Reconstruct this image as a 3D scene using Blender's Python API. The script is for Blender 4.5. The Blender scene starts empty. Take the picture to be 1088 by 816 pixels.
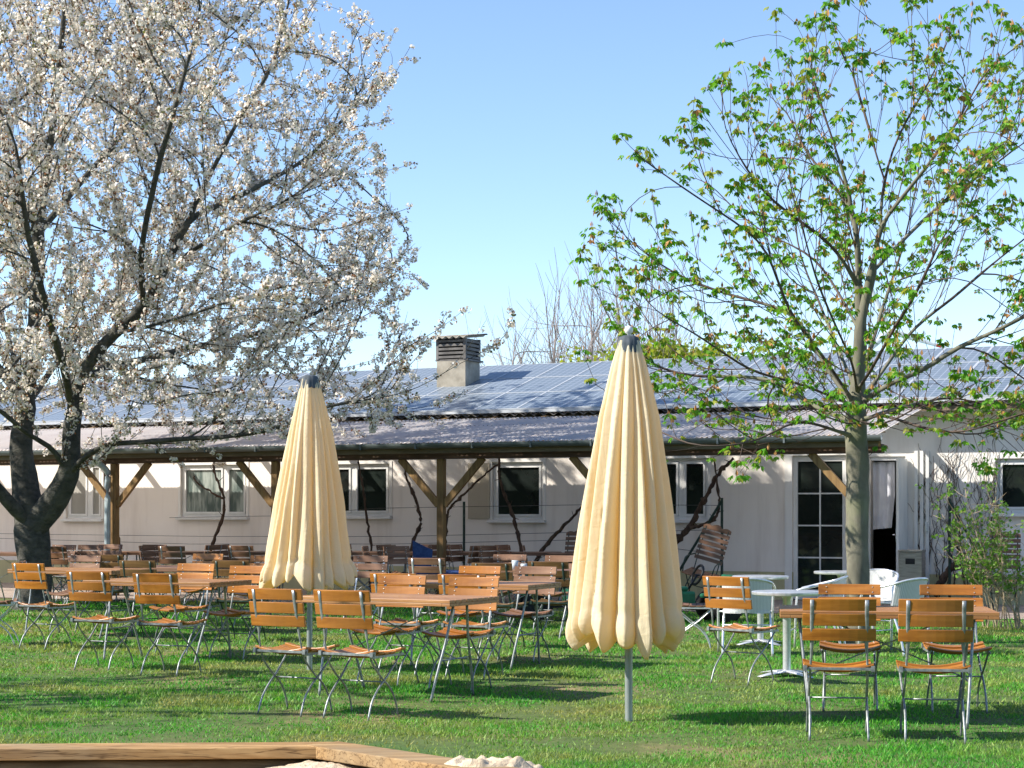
import bpy, math, random
import numpy as np
from mathutils import Vector, Matrix
random.seed(7); RNG = np.random.default_rng(11)
R = math.radians
scene = bpy.context.scene
COL = scene.collection
# ------------------------------------------------------------------ camera numbers
F, CX, HZ, CAMH = 1900.0, 544.0, 542.0, 1.42
def gx(px, Y): return (px-CX)/F*Y
def wp(px, py, Y): return (gx(px, Y), Y, CAMH-(py-HZ)/F*Y)
YAW = R(25.5); CY, SY = math.cos(YAW), math.sin(YAW)
BX, BY = 3.53, 28.4                       # a point of the front wall; local x runs along it, local y into the house
def bl(px, d):                            # along-wall coordinate seen at px, d metres in front of the wall
    t = (px-CX)/F
    return (t*(BY-CY*d)-BX+SY*d)/(CY+SY*t)
def b2w(s, d, z=0.0): return (BX+CY*s-SY*d, BY-SY*s-CY*d, z)
def blp(px, py, d):
    s = bl(px, d); Y = b2w(s, d)[1]
    return (s, -d, CAMH-(py-HZ)*Y/F)
# ------------------------------------------------------------------ object helpers
def tag(o, label, cat, group=None, kind=None):
    if label: o['label'] = label
    if cat: o['category'] = cat
    if group: o['group'] = group
    if kind: o['kind'] = kind
    return o
OFF = {}
def frame_apply(o, off, frame):
    if frame == 'B':
        w = b2w(off[0], -off[1], off[2]); o.location = w; o.rotation_euler = (0, 0, -YAW)
    else: o.location = off
def empty(name, off=(0,0,0), frame=None, rz=0.0):
    o = bpy.data.objects.new(name, None); COL.objects.link(o); o.empty_display_size = .2
    frame_apply(o, off, frame)
    if rz: o.rotation_euler = (0, 0, rz)
    OFF[o.name] = off
    return o
class MB:
    def __init__(s): s.v=[]; s.f=[]; s.m=[]; s.mi=0
    def add(s, vs, fs):
        b=len(s.v); s.v += [tuple(p) for p in vs]; s.f += [tuple(b+i for i in f) for f in fs]; s.m += [s.mi]*len(fs)
        return s
    def box(s, x0,x1,y0,y1,z0,z1):
        return s.add([(x0,y0,z0),(x1,y0,z0),(x1,y1,z0),(x0,y1,z0),(x0,y0,z1),(x1,y0,z1),(x1,y1,z1),(x0,y1,z1)],
            [(0,3,2,1),(4,5,6,7),(0,1,5,4),(1,2,6,5),(2,3,7,6),(3,0,4,7)])
    def bar(s, a, b, w, h, up=(0,0,1)):          # square bar from a to b
        return s.sweep([a,b],[(w/2,h/2)]*2,4,up,rot=math.pi/4,sq=True)
    def sweep(s, pts, rad, n=6, up=(0,0,1), rot=0.0, sq=False, cap=True):
        P=[Vector(p) for p in pts]; k=len(P); ring=[]
        upv=Vector(up)
        for i in range(k):
            t=(P[min(i+1,k-1)]-P[max(i-1,0)])
            if t.length<1e-9: t=Vector((0,0,1))
            t.normalize()
            u=upv.cross(t)
            if u.length<1e-3: u=Vector((1,0,0)).cross(t)
            if u.length<1e-3: u=Vector((0,1,0)).cross(t)
            u.normalize(); w=t.cross(u)
            r=rad[i] if isinstance(rad,(list,tuple)) else rad
            ru,rw = r if isinstance(r,(list,tuple)) else (r,r)
            for j in range(n):
                a=2*math.pi*j/n+rot
                ca,sa=math.cos(a),math.sin(a)
                if sq: ca=math.copysign(1,ca); sa=math.copysign(1,sa)
                ring.append(P[i]+u*(ru*ca)+w*(rw*sa))
        fs=[]
        for i in range(k-1):
            for j in range(n):
                a=i*n+j; b=i*n+(j+1)%n
                fs.append((a,b,b+n,a+n))
        if cap: fs.append(tuple(range(n-1,-1,-1))); fs.append(tuple((k-1)*n+j for j in range(n)))
        return s.add(ring,fs)
    def disc(s, c, r, h, n=16, axis='z'):
        pts=[]
        a0=Vector(c); ax={'z':Vector((0,0,1)),'y':Vector((0,1,0)),'x':Vector((1,0,0))}[axis]
        return s.sweep([a0-ax*h/2,a0+ax*h/2],r,n,up=(0,1,0) if axis!='y' else (1,0,0))
    def lathe(s, prof, n=24, c=(0,0,0)):
        vs=[];fs=[]
        for r,z in prof:
            for j in range(n):
                a=2*math.pi*j/n; vs.append((c[0]+r*math.cos(a),c[1]+r*math.sin(a),c[2]+z))
        for i in range(len(prof)-1):
            for j in range(n):
                a=i*n+j;b=i*n+(j+1)%n; fs.append((a,b,b+n,a+n))
        return s.add(vs,fs)
    def build(s, name, mats, parent=None, off=(0,0,0), frame=None, smooth=False, bevel=0):
        if parent is not None: off = OFF[parent.name] if OFF.get(parent.name) is not None else (0,0,0)
        me=bpy.data.meshes.new(name)
        me.from_pydata([(x-off[0],y-off[1],z-off[2]) for x,y,z in s.v],[],s.f)
        for m in (mats if isinstance(mats,(list,tuple)) else [mats]): me.materials.append(m)
        me.polygons.foreach_set('material_index',s.m)
        if smooth: me.polygons.foreach_set('use_smooth',[True]*len(s.f))
        me.update()
        o=bpy.data.objects.new(name,me); COL.objects.link(o)
        if parent is not None: o.parent=parent; OFF[o.name]=off
        else: frame_apply(o,off,frame); OFF[o.name]=off
        if bevel:
            b=o.modifiers.new('b','BEVEL'); b.width=bevel; b.segments=2; b.limit_method='ANGLE'
        return o
def npmesh(name, V, Fc, mats, mi=None, parent=None, smooth=False, loc=None, attr=None):
    """V (n,3); Fc (m,k) constant-size faces, or a list of such arrays"""
    Fs = Fc if isinstance(Fc, list) else [Fc]
    me=bpy.data.meshes.new(name)
    me.vertices.add(len(V)); me.vertices.foreach_set('co',np.asarray(V,np.float32).ravel())
    loops=np.concatenate([f.ravel() for f in Fs]).astype(np.int32)
    tot=np.concatenate([np.full(len(f),f.shape[1],np.int32) for f in Fs])
    st=np.concatenate([[0],np.cumsum(tot)[:-1]]).astype(np.int32)
    me.loops.add(len(loops)); me.loops.foreach_set('vertex_index',loops)
    me.polygons.add(len(tot)); me.polygons.foreach_set('loop_start',st); me.polygons.foreach_set('loop_total',tot)
    for m in (mats if isinstance(mats,(list,tuple)) else [mats]): me.materials.append(m)
    if mi is not None: me.polygons.foreach_set('material_index',np.asarray(mi,np.int32))
    if smooth: me.polygons.foreach_set('use_smooth',np.ones(len(tot),bool))
    if attr is not None:
        a=me.attributes.new('rnd','FLOAT','POINT'); a.data.foreach_set('value',np.asarray(attr,np.float32))
    me.update(calc_edges=True)
    o=bpy.data.objects.new(name,me); COL.objects.link(o)
    if parent is not None: o.parent=parent
    if loc is not None: o.location=loc
    return o
def copy_thing(root):
    c=root.copy(); COL.objects.link(c)
    for ch in list(root.children):
        d=ch.copy(); COL.objects.link(d); d.parent=c
        for g in list(ch.children):
            e=g.copy(); COL.objects.link(e); e.parent=d
    return c
# ------------------------------------------------------------------ materials
class NT:
    def __init__(s,name):
        s.mat=bpy.data.materials.new(name); s.mat.use_nodes=True
        s.t=s.mat.node_tree; s.n=s.t.nodes; s.l=s.t.links
        s.b=s.n['Principled BSDF']; s.out=s.n['Material Output']
        s.b.inputs['Specular IOR Level'].default_value=.3
    def new(s,typ,**kw):
        n=s.n.new(typ)
        for k,v in kw.items():
            if k in n.inputs: n.inputs[k].default_value=v
            else: setattr(n,k,v)
        return n
    def link(s,a,b): s.l.new(a,b)
    def coord(s,which='Object',scale=(1,1,1),rand=False):
        tc=s.new('ShaderNodeTexCoord'); mp=s.new('ShaderNodeMapping'); mp.inputs['Scale'].default_value=scale
        s.link(tc.outputs[which],mp.inputs['Vector'])
        if rand:
            oi=s.new('ShaderNodeObjectInfo'); m=s.new('ShaderNodeMath',operation='MULTIPLY'); m.inputs[1].default_value=37.0
            s.link(oi.outputs['Random'],m.inputs[0]); s.link(m.outputs[0],mp.inputs['Location'])
        return mp.outputs[0]
    def world(s,scale=(1,1,1)):
        g=s.new('ShaderNodeNewGeometry'); mp=s.new('ShaderNodeMapping'); mp.inputs['Scale'].default_value=scale
        s.link(g.outputs['Position'],mp.inputs['Vector']); return mp.outputs[0]
    def noise(s,vec,scale,detail=4,rough=.55,dist=0):
        n=s.new('ShaderNodeTexNoise'); n.inputs['Scale'].default_value=scale; n.inputs['Detail'].default_value=detail
        n.inputs['Roughness'].default_value=rough; n.inputs['Distortion'].default_value=dist
        s.link(vec,n.inputs['Vector']); return n.outputs['Fac']
    def ramp(s,fac,stops):
        r=s.new('ShaderNodeValToRGB'); e=r.color_ramp.elements
        while len(e)<len(stops): e.new(.5)
        for i,(p,c) in enumerate(stops):
            e[i].position=p; e[i].color=(c[0],c[1],c[2],1) if not isinstance(c,(int,float)) else (c,c,c,1)
        s.link(fac,r.inputs[0]); return r.outputs[0]
    def mix(s,fac,a,b,blend='MIX'):
        m=s.new('ShaderNodeMix'); m.data_type='RGBA'; m.blend_type=blend
        for sock,v in ((m.inputs[0],fac),(m.inputs[6],a),(m.inputs[7],b)):
            if isinstance(v,(int,float)): sock.default_value=v
            elif isinstance(v,tuple): sock.default_value=(*v,1)
            else: s.link(v,sock)
        return m.outputs[2]
    def base(s,c):
        if isinstance(c,tuple): s.b.inputs['Base Color'].default_value=(*c,1)
        else: s.link(c,s.b.inputs['Base Color'])
    def bump(s,h,strength=.3,dist=.01):
        b=s.new('ShaderNodeBump'); b.inputs['Strength'].default_value=strength; b.inputs['Distance'].default_value=dist
        s.link(h,b.inputs['Height']); s.link(b.outputs[0],s.b.inputs['Normal'])
    def rough(s,v,metal=0,spec=None):
        s.b.inputs['Roughness'].default_value=v; s.b.inputs['Metallic'].default_value=metal
        if spec is not None: s.b.inputs['Specular IOR Level'].default_value=spec
        return s.mat
    def translucent(s,col,fac):
        t=s.new('ShaderNodeBsdfTranslucent'); m=s.new('ShaderNodeMixShader'); m.inputs[0].default_value=fac
        if isinstance(col,tuple): t.inputs[0].default_value=(*col,1)
        else: s.link(col,t.inputs[0])
        s.link(s.b.outputs[0],m.inputs[1]); s.link(t.outputs[0],m.inputs[2]); s.link(m.outputs[0],s.out.inputs[0])
def mottled(name,c1,c2,scale=6,rough=.7,metal=0,bump=.0,stretch=(1,1,1),detail=5,lo=.35,hi=.65,rand=False,bd=.01):
    m=NT(name); v=m.coord('Object',stretch,rand); n=m.noise(v,scale,detail)
    m.base(m.ramp(n,[(lo,c1),(hi,c2)]))
    if bump: m.bump(n,bump,bd)
    return m.rough(rough,metal)
def wood(name,dark,mid,light,rough=.5,axis=0,rand=True,sc=1.0,spec=.3,weather=None):
    m=NT(name); st=[22*sc]*3; st[axis]=1.6*sc
    v=m.coord('Object',tuple(st),rand)
    n=m.noise(v,1.0,6,.6,.6); n2=m.noise(m.coord('Object',(1,1,1),rand),3.5,3)
    c=m.ramp(n,[(.3,dark),(.5,mid),(.72,light)])
    c=m.mix(m.ramp(n2,[(.4,0.0),(.7,.45)]),c,tuple(x*.6 for x in mid))
    oi=m.new('ShaderNodeObjectInfo'); rr=m.ramp(oi.outputs['Random'],[(0,(.82,.8,.78)),(.5,(1,1,1)),(1,(1.0,.94,.86))])
    c=m.mix(1.0,c,rr,'MULTIPLY')
    if weather:
        c=m.mix(m.ramp(m.noise(m.coord('Object',(1,1,1),rand),1.7,4),[(.48,0.0),(.72,.65)]),c,weather)
    m.base(c); m.bump(n,.15,.004)
    return m.rough(rough,0,spec)
def timber(*a,**k):
    mat=wood(*a,**k); t=mat.node_tree; b=t.nodes['Principled BSDF']; src=b.inputs['Base Color'].links[0].from_socket
    tc=t.nodes.new('ShaderNodeTexCoord'); mp=t.nodes.new('ShaderNodeMapping'); mp.inputs['Scale'].default_value=(.9,26,26); t.links.new(tc.outputs['Object'],mp.inputs[0])
    n=t.nodes.new('ShaderNodeTexNoise'); n.inputs['Scale'].default_value=1.3; n.inputs['Detail'].default_value=3; t.links.new(mp.outputs[0],n.inputs['Vector'])
    r=t.nodes.new('ShaderNodeValToRGB'); e=r.color_ramp.elements; e[0].position=.47; e[0].color=(1,1,1,1); e[1].position=.53; e[1].color=(1,1,1,1); q=e.new(.50); q.color=(.22,.17,.12,1); t.links.new(n.outputs['Fac'],r.inputs[0])
    m=t.nodes.new('ShaderNodeMix'); m.data_type='RGBA'; m.blend_type='MULTIPLY'; m.inputs[0].default_value=.8; t.links.new(src,m.inputs[6]); t.links.new(r.outputs[0],m.inputs[7]); t.links.new(m.outputs[2],b.inputs['Base Color'])
    return mat
M={}
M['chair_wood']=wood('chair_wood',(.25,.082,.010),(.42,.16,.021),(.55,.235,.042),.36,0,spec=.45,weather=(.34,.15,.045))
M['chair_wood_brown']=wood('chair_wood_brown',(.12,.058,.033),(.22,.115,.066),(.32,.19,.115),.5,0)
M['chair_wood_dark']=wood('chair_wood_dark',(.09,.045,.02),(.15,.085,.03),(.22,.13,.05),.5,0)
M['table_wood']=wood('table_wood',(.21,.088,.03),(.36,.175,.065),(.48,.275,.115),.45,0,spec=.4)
M['galv']=mottled('galvanised_steel',(.20,.225,.225),(.37,.39,.39),30,.40,.45,rand=True)
M['white_steel']=mottled('pale_steel',(.55,.58,.60),(.70,.72,.73),25,.35,.5)
M['green_steel']=mottled('green_painted_steel',(.012,.03,.022),(.03,.055,.045),20,.4)
M['screw']=mottled('screw_head',(.6,.6,.58),(.8,.8,.78),50,.3,.8)
M['alu']=mottled('aluminium_tube',(.62,.64,.67),(.78,.80,.83),20,.28,.6)
M['pole']=mottled('parasol_pole_steel',(.30,.34,.34),(.42,.46,.45),14,.4,.5,stretch=(1,1,.2))
M['post_wood']=wood('post_wood',(.15,.085,.035),(.27,.165,.065),(.36,.235,.10),.65,2)
M['beam_wood']=wood('beam_wood',(.055,.03,.02),(.10,.06,.038),(.15,.095,.06),.7,0,rand=False)
M['fascia_wood']=wood('fascia_wood',(.12,.09,.055),(.19,.145,.09),(.25,.20,.13),.7,0,rand=False)
M['gutter']=mottled('zinc_gutter',(.12,.145,.15),(.19,.215,.22),3,.45,.4,stretch=(.5,3,3))
M['downpipe']=mottled('zinc_downpipe',(.33,.40,.42),(.45,.52,.54),8,.45,.4)
M['black']=mottled('black_plastic',(.010,.010,.011),(.022,.022,.024),12,.45)
M['tyre']=mottled('black_rubber',(.012,.012,.013),(.028,.027,.026),18,.85)
M['tractor_green']=mottled('green_plastic_body',(.012,.095,.05),(.02,.14,.075),9,.35)
M['cap_grey']=mottled('grey_canvas_cap',(.055,.07,.08),(.085,.10,.115),25,.8)
M['finial']=mottled('white_finial',(.7,.7,.68),(.8,.8,.78),20,.35)
M['pvc']=mottled('white_window_frame',(.62,.63,.62),(.74,.74,.72),5,.45,stretch=(1,1,.4))
M['steel_bin']=mottled('brushed_steel',(.33,.30,.26),(.50,.47,.42),5,.32,.8,stretch=(1,1,8))
M['blue_canvas']=mottled('blue_canvas',(.025,.05,.15),(.05,.09,.24),14,.8)
M['vine']=mottled('vine_bark',(.035,.022,.016),(.10,.065,.045),25,.9,bump=.6,stretch=(1,1,.3))
M['wire']=mottled('wall_wire',(.05,.05,.05),(.12,.11,.10),10,.6)
M['curtain']=mottled('white_curtain_cloth',(.62,.64,.72),(.76,.77,.82),4,.9)
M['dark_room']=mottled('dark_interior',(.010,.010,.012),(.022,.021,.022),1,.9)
M['turbine']=mottled('turbine_white',(.62,.66,.70),(.7,.74,.78),.05,.5)
M['turbine_red']=mottled('turbine_red',(.5,.05,.04),(.6,.07,.05),.05,.5)
M['glass_jar']=mottled('clear_table_glass',(.45,.52,.55),(.6,.66,.7),9,.08)
# glass
m=NT('window_glass'); n=m.noise(m.coord('Object',(1,1,1)),1.3,3); m.base(m.ramp(n,[(.3,(.010,.012,.012)),(.75,(.022,.030,.026))])); m.bump(n,.12,.02); M['glass']=m.rough(.04,0,.6)
m=NT('pale_reflection_glass'); n=m.noise(m.coord('Object',(6,1,1.2)),1.5,3); m.base(m.ramp(n,[(.40,(.10,.13,.12)),(.6,(.34,.38,.35))])); M['glass_pale']=m.rough(.06,0,.6)  # streaky greenish-white reflection painted into the pane colour
m=NT('obscured_glass'); n=m.noise(m.coord('Object',(1,1,.4)),2,3); m.base(m.ramp(n,[(.3,(.26,.25,.22)),(.75,(.36,.35,.32))])); M['glass_grey']=m.rough(.25,0,.4)
# plaster
def plaster(name,c1,c2,c3):
    m=NT(name); v=m.coord('Object'); n=m.noise(v,.7,6,.6); n2=m.noise(m.coord('Object',(3,3,.35)),1.4,5,.6); n3=m.noise(v,60,3)
    c=m.ramp(n,[(.3,c1),(.7,c2)]); c=m.mix(m.ramp(n2,[(.50,0.0),(.8,.55)]),c,c3); m.base(c); m.bump(n3,.25,.003)
    return m.rough(.9)
M['plaster']=plaster('painted_render',(.76,.70,.635),(.83,.775,.71),(.55,.48,.42))
M['plaster_white']=plaster('white_render',(.72,.705,.67),(.80,.785,.75),(.52,.48,.43))
M['plinth']=plaster('yellow_plinth',(.44,.41,.23),(.52,.48,.28),(.26,.24,.15))
M['panel_beige']=plaster('beige_shutter',(.40,.35,.27),(.46,.41,.32),(.32,.27,.21))
m=NT('fibre_cement'); v=m.coord('Object'); n=m.noise(v,2.2,7,.65); m.base(m.ramp(n,[(.3,(.055,.050,.048)),(.55,(.12,.11,.10)),(.8,(.22,.20,.17))])); m.bump(n,.3,.01); M['fibre']=m.rough(.9)
m=NT('old_chimney_cement'); v=m.coord('Object'); n=m.noise(v,4,7,.65); m.base(m.ramp(n,[(.3,(.22,.20,.16)),(.55,(.36,.33,.27)),(.8,(.45,.42,.35))])); m.bump(n,.3,.01); M['chimney']=m.rough(.9)
M['slat_grey']=mottled('grey_louvre',(.10,.095,.09),(.20,.19,.18),5,.8)
# translucent corrugated sheet
m=NT('translucent_sheet'); v=m.coord('Object'); n=m.noise(v,.9,6,.6); n2=m.noise(m.coord('Object',(9,.5,1)),1.2,4)
c=m.ramp(n,[(.3,(.78,.76,.77)),(.7,(.88,.86,.87))]); c=m.mix(m.ramp(n2,[(.5,0.0),(.8,.45)]),c,(.30,.29,.30)); m.base(c); m.translucent((1.0,.94,.88),.6); M['sheet']=m.rough(.75,0,.1)
# solar cells
m=NT('solar_cells'); v=m.coord('Object'); sep=m.new('ShaderNodeSeparateXYZ'); m.link(v,sep.inputs[0])
def grid(axis,period,width):
    a=m.new('ShaderNodeMath',operation='DIVIDE'); a.inputs[1].default_value=period; m.link(sep.outputs[axis],a.inputs[0])
    f=m.new('ShaderNodeMath',operation='FRACT'); m.link(a.outputs[0],f.inputs[0])
    g=m.new('ShaderNodeMath',operation='LESS_THAN'); g.inputs[1].default_value=width; m.link(f.outputs[0],g.inputs[0]); return g.outputs[0]
g1=grid(0,.125,.10); g2=grid(1,.158,.10); mx=m.new('ShaderNodeMath',operation='MAXIMUM'); m.link(g1,mx.inputs[0]); m.link(g2,mx.inputs[1])
oi=m.new('ShaderNodeObjectInfo'); cc=m.ramp(oi.outputs['Random'],[(0,(.13,.165,.20)),(1,(.155,.19,.225))])
m.base(m.mix(mx.outputs[0],cc,(.32,.36,.42))); M['cells']=m.rough(.38,0,.3)
M['alu_frame']=mottled('panel_frame_aluminium',(.46,.49,.52),(.56,.59,.62),5,.5,.2)
# bark
def bark(name,c1,c2,c3,sc=9,bump=.8,stretch=(1,1,.4),dist=.03):
    m=NT(name); v=m.coord('Object',stretch); n=m.noise(v,sc,8,.65,.4); n2=m.noise(m.coord('Object'),1.6,4)
    c=m.ramp(n,[(.3,c1),(.7,c2)]); c=m.mix(m.ramp(n2,[(.5,0.0),(.72,.7)]),c,c3); m.base(c); m.bump(n,bump,dist); return m.rough(.9)
M['cherry_bark']=bark('cherry_bark',(.030,.032,.027),(.11,.105,.088),(.15,.15,.115),11,1.0,(.8,.8,1.3),.045)
M['chestnut_bark']=bark('chestnut_bark',(.10,.095,.07),(.20,.19,.14),(.17,.20,.09),7,.5,(1,1,.5),.01)
M['twig_bark']=bark('twig_bark',(.06,.042,.035),(.13,.095,.075),(.10,.085,.06),12,.2,(1,1,1),.005)
M['hazy_bark']=bark('hazy_bark',(.24,.20,.19),(.36,.31,.29),(.3,.26,.24),5,.1)  # far trees: distance haze put into the lightened bark colour
def leafmat(name,c1,c2,tr,fac=.35,rough=.5,attr=True):
    m=NT(name)
    if attr:
        a=m.new('ShaderNodeAttribute'); a.attribute_name='rnd'; f=a.outputs['Fac']
    else: f=m.noise(m.world(),3,2)
    c=m.ramp(f,[(0,c1),(1,c2)]); m.base(c); m.translucent(m.mix(1.0,c,tr,'MULTIPLY'),fac); return m.rough(rough,0,.3)
M['petal']=leafmat('cherry_petal',(.86,.78,.66),(.93,.90,.84),(1.0,.97,.92),.32,.7)
M['bronze']=leafmat('bronze_young_leaf',(.20,.075,.03),(.32,.15,.055),(1.2,1.2,1.1),.35)
M['calyx']=leafmat('green_calyx',(.12,.14,.04),(.24,.24,.08),(1.3,1.4,1.0),.3)
M['leaf']=leafmat('chestnut_leaf',(.06,.22,.016),(.16,.38,.025),(1.8,1.6,.8),.42)
M['leaf_yellow']=leafmat('yellow_green_leaf',(.20,.28,.025),(.34,.36,.05),(1.5,1.4,.9),.4)
M['bud']=leafmat('pink_bud_scale',(.36,.17,.05),(.50,.29,.10),(1.1,1.1,1.1),.2)
M['shrub_leaf']=leafmat('shrub_leaf',(.09,.22,.03),(.19,.34,.06),(1.6,1.5,.9),.4)
M['shrub_stem']=mottled('pale_shrub_stem',(.25,.19,.12),(.42,.34,.23),12,.9)
# canvas
def canvas(name,c1,c2,tr):
    m=NT(name); v=m.coord('Object'); n=m.noise(v,2.4,5,.6); n2=m.noise(m.coord('Object',(60,60,60)),6,2); n3=m.noise(m.coord('Object',(9,9,1.2)),1.2,4)
    c=m.ramp(n,[(.3,c1),(.7,c2)]); c=m.mix(m.ramp(n3,[(.55,0.0),(.8,.22)]),c,tuple(x*.78 for x in c1)); m.base(c); wr=m.noise(m.coord('Object',(16,16,2.2)),1.0,5,.6,.8); wr2=m.noise(m.coord('Object',(5,5,9)),1.6,4,.6,1.2); ad=m.new('ShaderNodeMath',operation='ADD'); m.link(wr,ad.inputs[0]); m.link(wr2,ad.inputs[1]); m.bump(ad.outputs[0],.30,.02); m.translucent(tr,.40); return m.rough(.85,0,.15)
M['canvas']=canvas('cream_canvas',(.86,.76,.51),(.90,.83,.61),(.97,.70,.27))
M['canvas_warm']=M['canvas']
# ground
m=NT('lawn_soil'); v=m.world(); n=m.noise(v,.55,5,.6); n2=m.noise(v,9,5,.7)
c=m.ramp(n,[(.36,(.06,.13,.025)),(.56,(.11,.14,.04)),(.68,(.27,.21,.10))]); c=m.mix(m.ramp(n2,[(.35,.5),(.6,0.0)]),c,(.05,.06,.02)); m.base(c); m.bump(n2,.8,.03); M['lawn']=m.rough(.95)
m=NT('grass_blade'); v=m.world(); n=m.noise(v,.62,5,.62); n1=m.noise(v,4.2,5,.7)
a=m.new('ShaderNodeAttribute'); a.attribute_name='rnd'
green=m.ramp(a.outputs['Fac'],[(0,(.028,.19,.022)),(.6,(.075,.34,.03)),(1,(.17,.43,.045))])
straw=m.ramp(a.outputs['Fac'],[(0,(.24,.21,.06)),(1,(.50,.40,.17))])
ad=m.new('ShaderNodeMath',operation='ADD'); m.link(n,ad.inputs[0]); mu=m.new('ShaderNodeMath',operation='MULTIPLY'); mu.inputs[1].default_value=.5; m.link(n1,mu.inputs[0]); m.link(mu.outputs[0],ad.inputs[1])
c=m.mix(m.ramp(ad.outputs[0],[(.69,0.0),(.92,.8)]),green,straw); m.base(c); m.translucent(m.mix(1.0,c,(1.5,1.5,.8),'MULTIPLY'),.35); M['grass']=m.rough(.5,0,.3)
m=NT('terrace_paving'); v=m.coord('Object'); n=m.noise(v,5,6,.65); br=m.new('ShaderNodeTexBrick'); m.link(v,br.inputs['Vector'])
br.inputs['Scale'].default_value=2.6; br.inputs['Color1'].default_value=(.30,.235,.19,1); br.inputs['Color2'].default_value=(.38,.30,.25,1); br.inputs['Mortar'].default_value=(.17,.14,.11,1); br.inputs['Mortar Size'].default_value=.012
m.base(m.mix(m.ramp(n,[(.35,.0),(.7,.55)]),br.outputs['Color'],(.27,.24,.20))); m.bump(n,.3,.01); M['paving']=m.rough(.9)
m=NT('pale_sand'); v=m.coord('Object'); n=m.noise(v,14,6,.7); n2=m.noise(v,160,3); m.base(m.ramp(n,[(.3,(.50,.40,.27)),(.7,(.68,.56,.40))])); m.bump(n,.9,.03); M['sand']=m.rough(.95)
M['timber']=timber('sandbox_timber',(.17,.095,.04),(.38,.235,.10),(.54,.37,.18),.8,0,rand=False,sc=.8,weather=(.33,.26,.16))
M['log']=wood('old_log',(.07,.055,.03),(.16,.13,.08),(.30,.26,.17),.9,0,rand=False,sc=1.0)
def wickermat():
    m=NT('woven_wicker'); v=m.coord('Object',(1,1,1)); w=m.new('ShaderNodeTexWave',wave_type='BANDS'); w.inputs['Scale'].default_value=22; w.inputs['Distortion'].default_value=1.5; m.link(v,w.inputs[0])
    w2=m.new('ShaderNodeTexWave',wave_type='BANDS',bands_direction='Z'); w2.inputs['Scale'].default_value=30; m.link(v,w2.inputs[0])
    c=m.mix(w.outputs['Fac'],(.50,.51,.49),(.80,.80,.78)); c=m.mix(m.ramp(w2.outputs['Fac'],[(.2,.5),(.6,0.0)]),c,(.40,.41,.39)); m.base(c); m.bump(w2.outputs['Fac'],.5,.004); return m.rough(.6)
M['wicker']=wickermat()
# ------------------------------------------------------------------ ground
g=MB().add([(-1500,-300,0),(1500,-300,0),(1500,3000,0),(-1500,3000,0)],[(0,1,2,3)]).build('ground',M['lawn']); tag(g,None,None,kind='structure')
# terrace paving, in the house frame
mb=MB()
mb.add([(-24,-5.4,.012),(-9,-4.6,.012),(-3,-3.7,.012),(9,-3.4,.012),(9,.0,.012),(-24,.0,.012)],[(0,1,2,3,4,5)])
t=mb.build('terrace',M['paving'],frame='B'); tag(t,None,None,kind='structure')
# grass
def lawn():
    br_=np.random.default_rng(5); blobs=[(gx(px,Y)+br_.normal(0,.25),Y+br_.normal(0,.3),br_.uniform(.25,.6)) for px,Y in ((421,13.7),(505,16.3),(178,16.9),(84,20),(930,12),(385,12.2),(315,12.6),(890,10.9),(990,10.9),(790,14.6),(500,11.0),(560,12.6),(640,11.4),(720,10.4),(250,10.9),(120,11.6),(60,13),(600,14.5),(870,16),(700,17),(960,14.6),(450,10.2),(330,10.6),(1040,13.4))]
    Vs=[];As=[];
    bands=[(8.2,10.5,5200,.0031,.021),(10.5,13,3600,.0039,.021),(13,17,2100,.0053,.023),(17,22,1000,.0078,.027),(22,27.5,520,.011,.034)]
    for y0,y1,den,w,h in bands:
        xw0=-.30*y1-1.3; xw1=.30*y1+1.3
        n=int((xw1-xw0)*(y1-y0)*den)
        x=RNG.uniform(xw0,xw1,n); y=RNG.uniform(y0,y1,n)
        # paving stays clear
        sx=(x-BX)*CY-(y-BY)*SY; d=-((x-BX)*SY+(y-BY)*CY)
        lim=np.interp(sx,[-24,-9,-3,9],[5.4,4.6,3.7,3.4])+RNG.normal(0,.05,n)
        keep=d>lim
        # sandbox stays clear
        inside=(y<9.30+.07*(x+.9))&(y<9.32-1.02*(x+.91))
        keep&=~inside
        # patchiness
        pn=np.sin(x*1.7+1.3*np.sin(y*.9))*np.sin(y*2.1+x*.6)+.6*np.sin(x*4.3+y*3.7)*np.sin(y*5.1-x*2.2)
        pn2=np.sin(x*9.1+2*np.sin(y*7))*np.sin(y*11.3+x*3.1)
        keep&=RNG.random(n)<(.66+.22*pn+.22*pn2)
        for bx,by,br in blobs:
            q=((x-bx)/br)**2+((y-by)/(br*.8))**2; keep&=~((q<1)&(RNG.random(n)<.80*(1-q)+.1))
        x=x[keep];y=y[keep];pn=pn[keep];n=len(x)
        tall=(RNG.random(n)<.03); hh=h*RNG.uniform(.35,1.3,n)*(1+.38*pn)*np.where(tall,1.7,1); a=RNG.uniform(0,2*np.pi,n); ww=w*RNG.uniform(.7,1.4,n)
        la=RNG.uniform(0,2*np.pi,n); ln=hh*RNG.uniform(.2,1.1,n)
        dx=np.cos(a)*ww;dy=np.sin(a)*ww
        V=np.empty((n,3,3)); V[:,0]=np.stack([x-dx,y-dy,np.zeros(n)],1); V[:,1]=np.stack([x+dx,y+dy,np.zeros(n)],1)
        V[:,2]=np.stack([x+np.cos(la)*ln,y+np.sin(la)*ln,hh],1)
        Vs.append(V.reshape(-1,3)); As.append(np.repeat(RNG.random(n),3))
    V=np.concatenate(Vs); F_=np.arange(len(V)).reshape(-1,3)
    o=npmesh('grass',V,F_,M['grass'],attr=np.concatenate(As)); tag(o,'short patchy green lawn under the chairs','grass',kind='stuff')
lawn()
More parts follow.
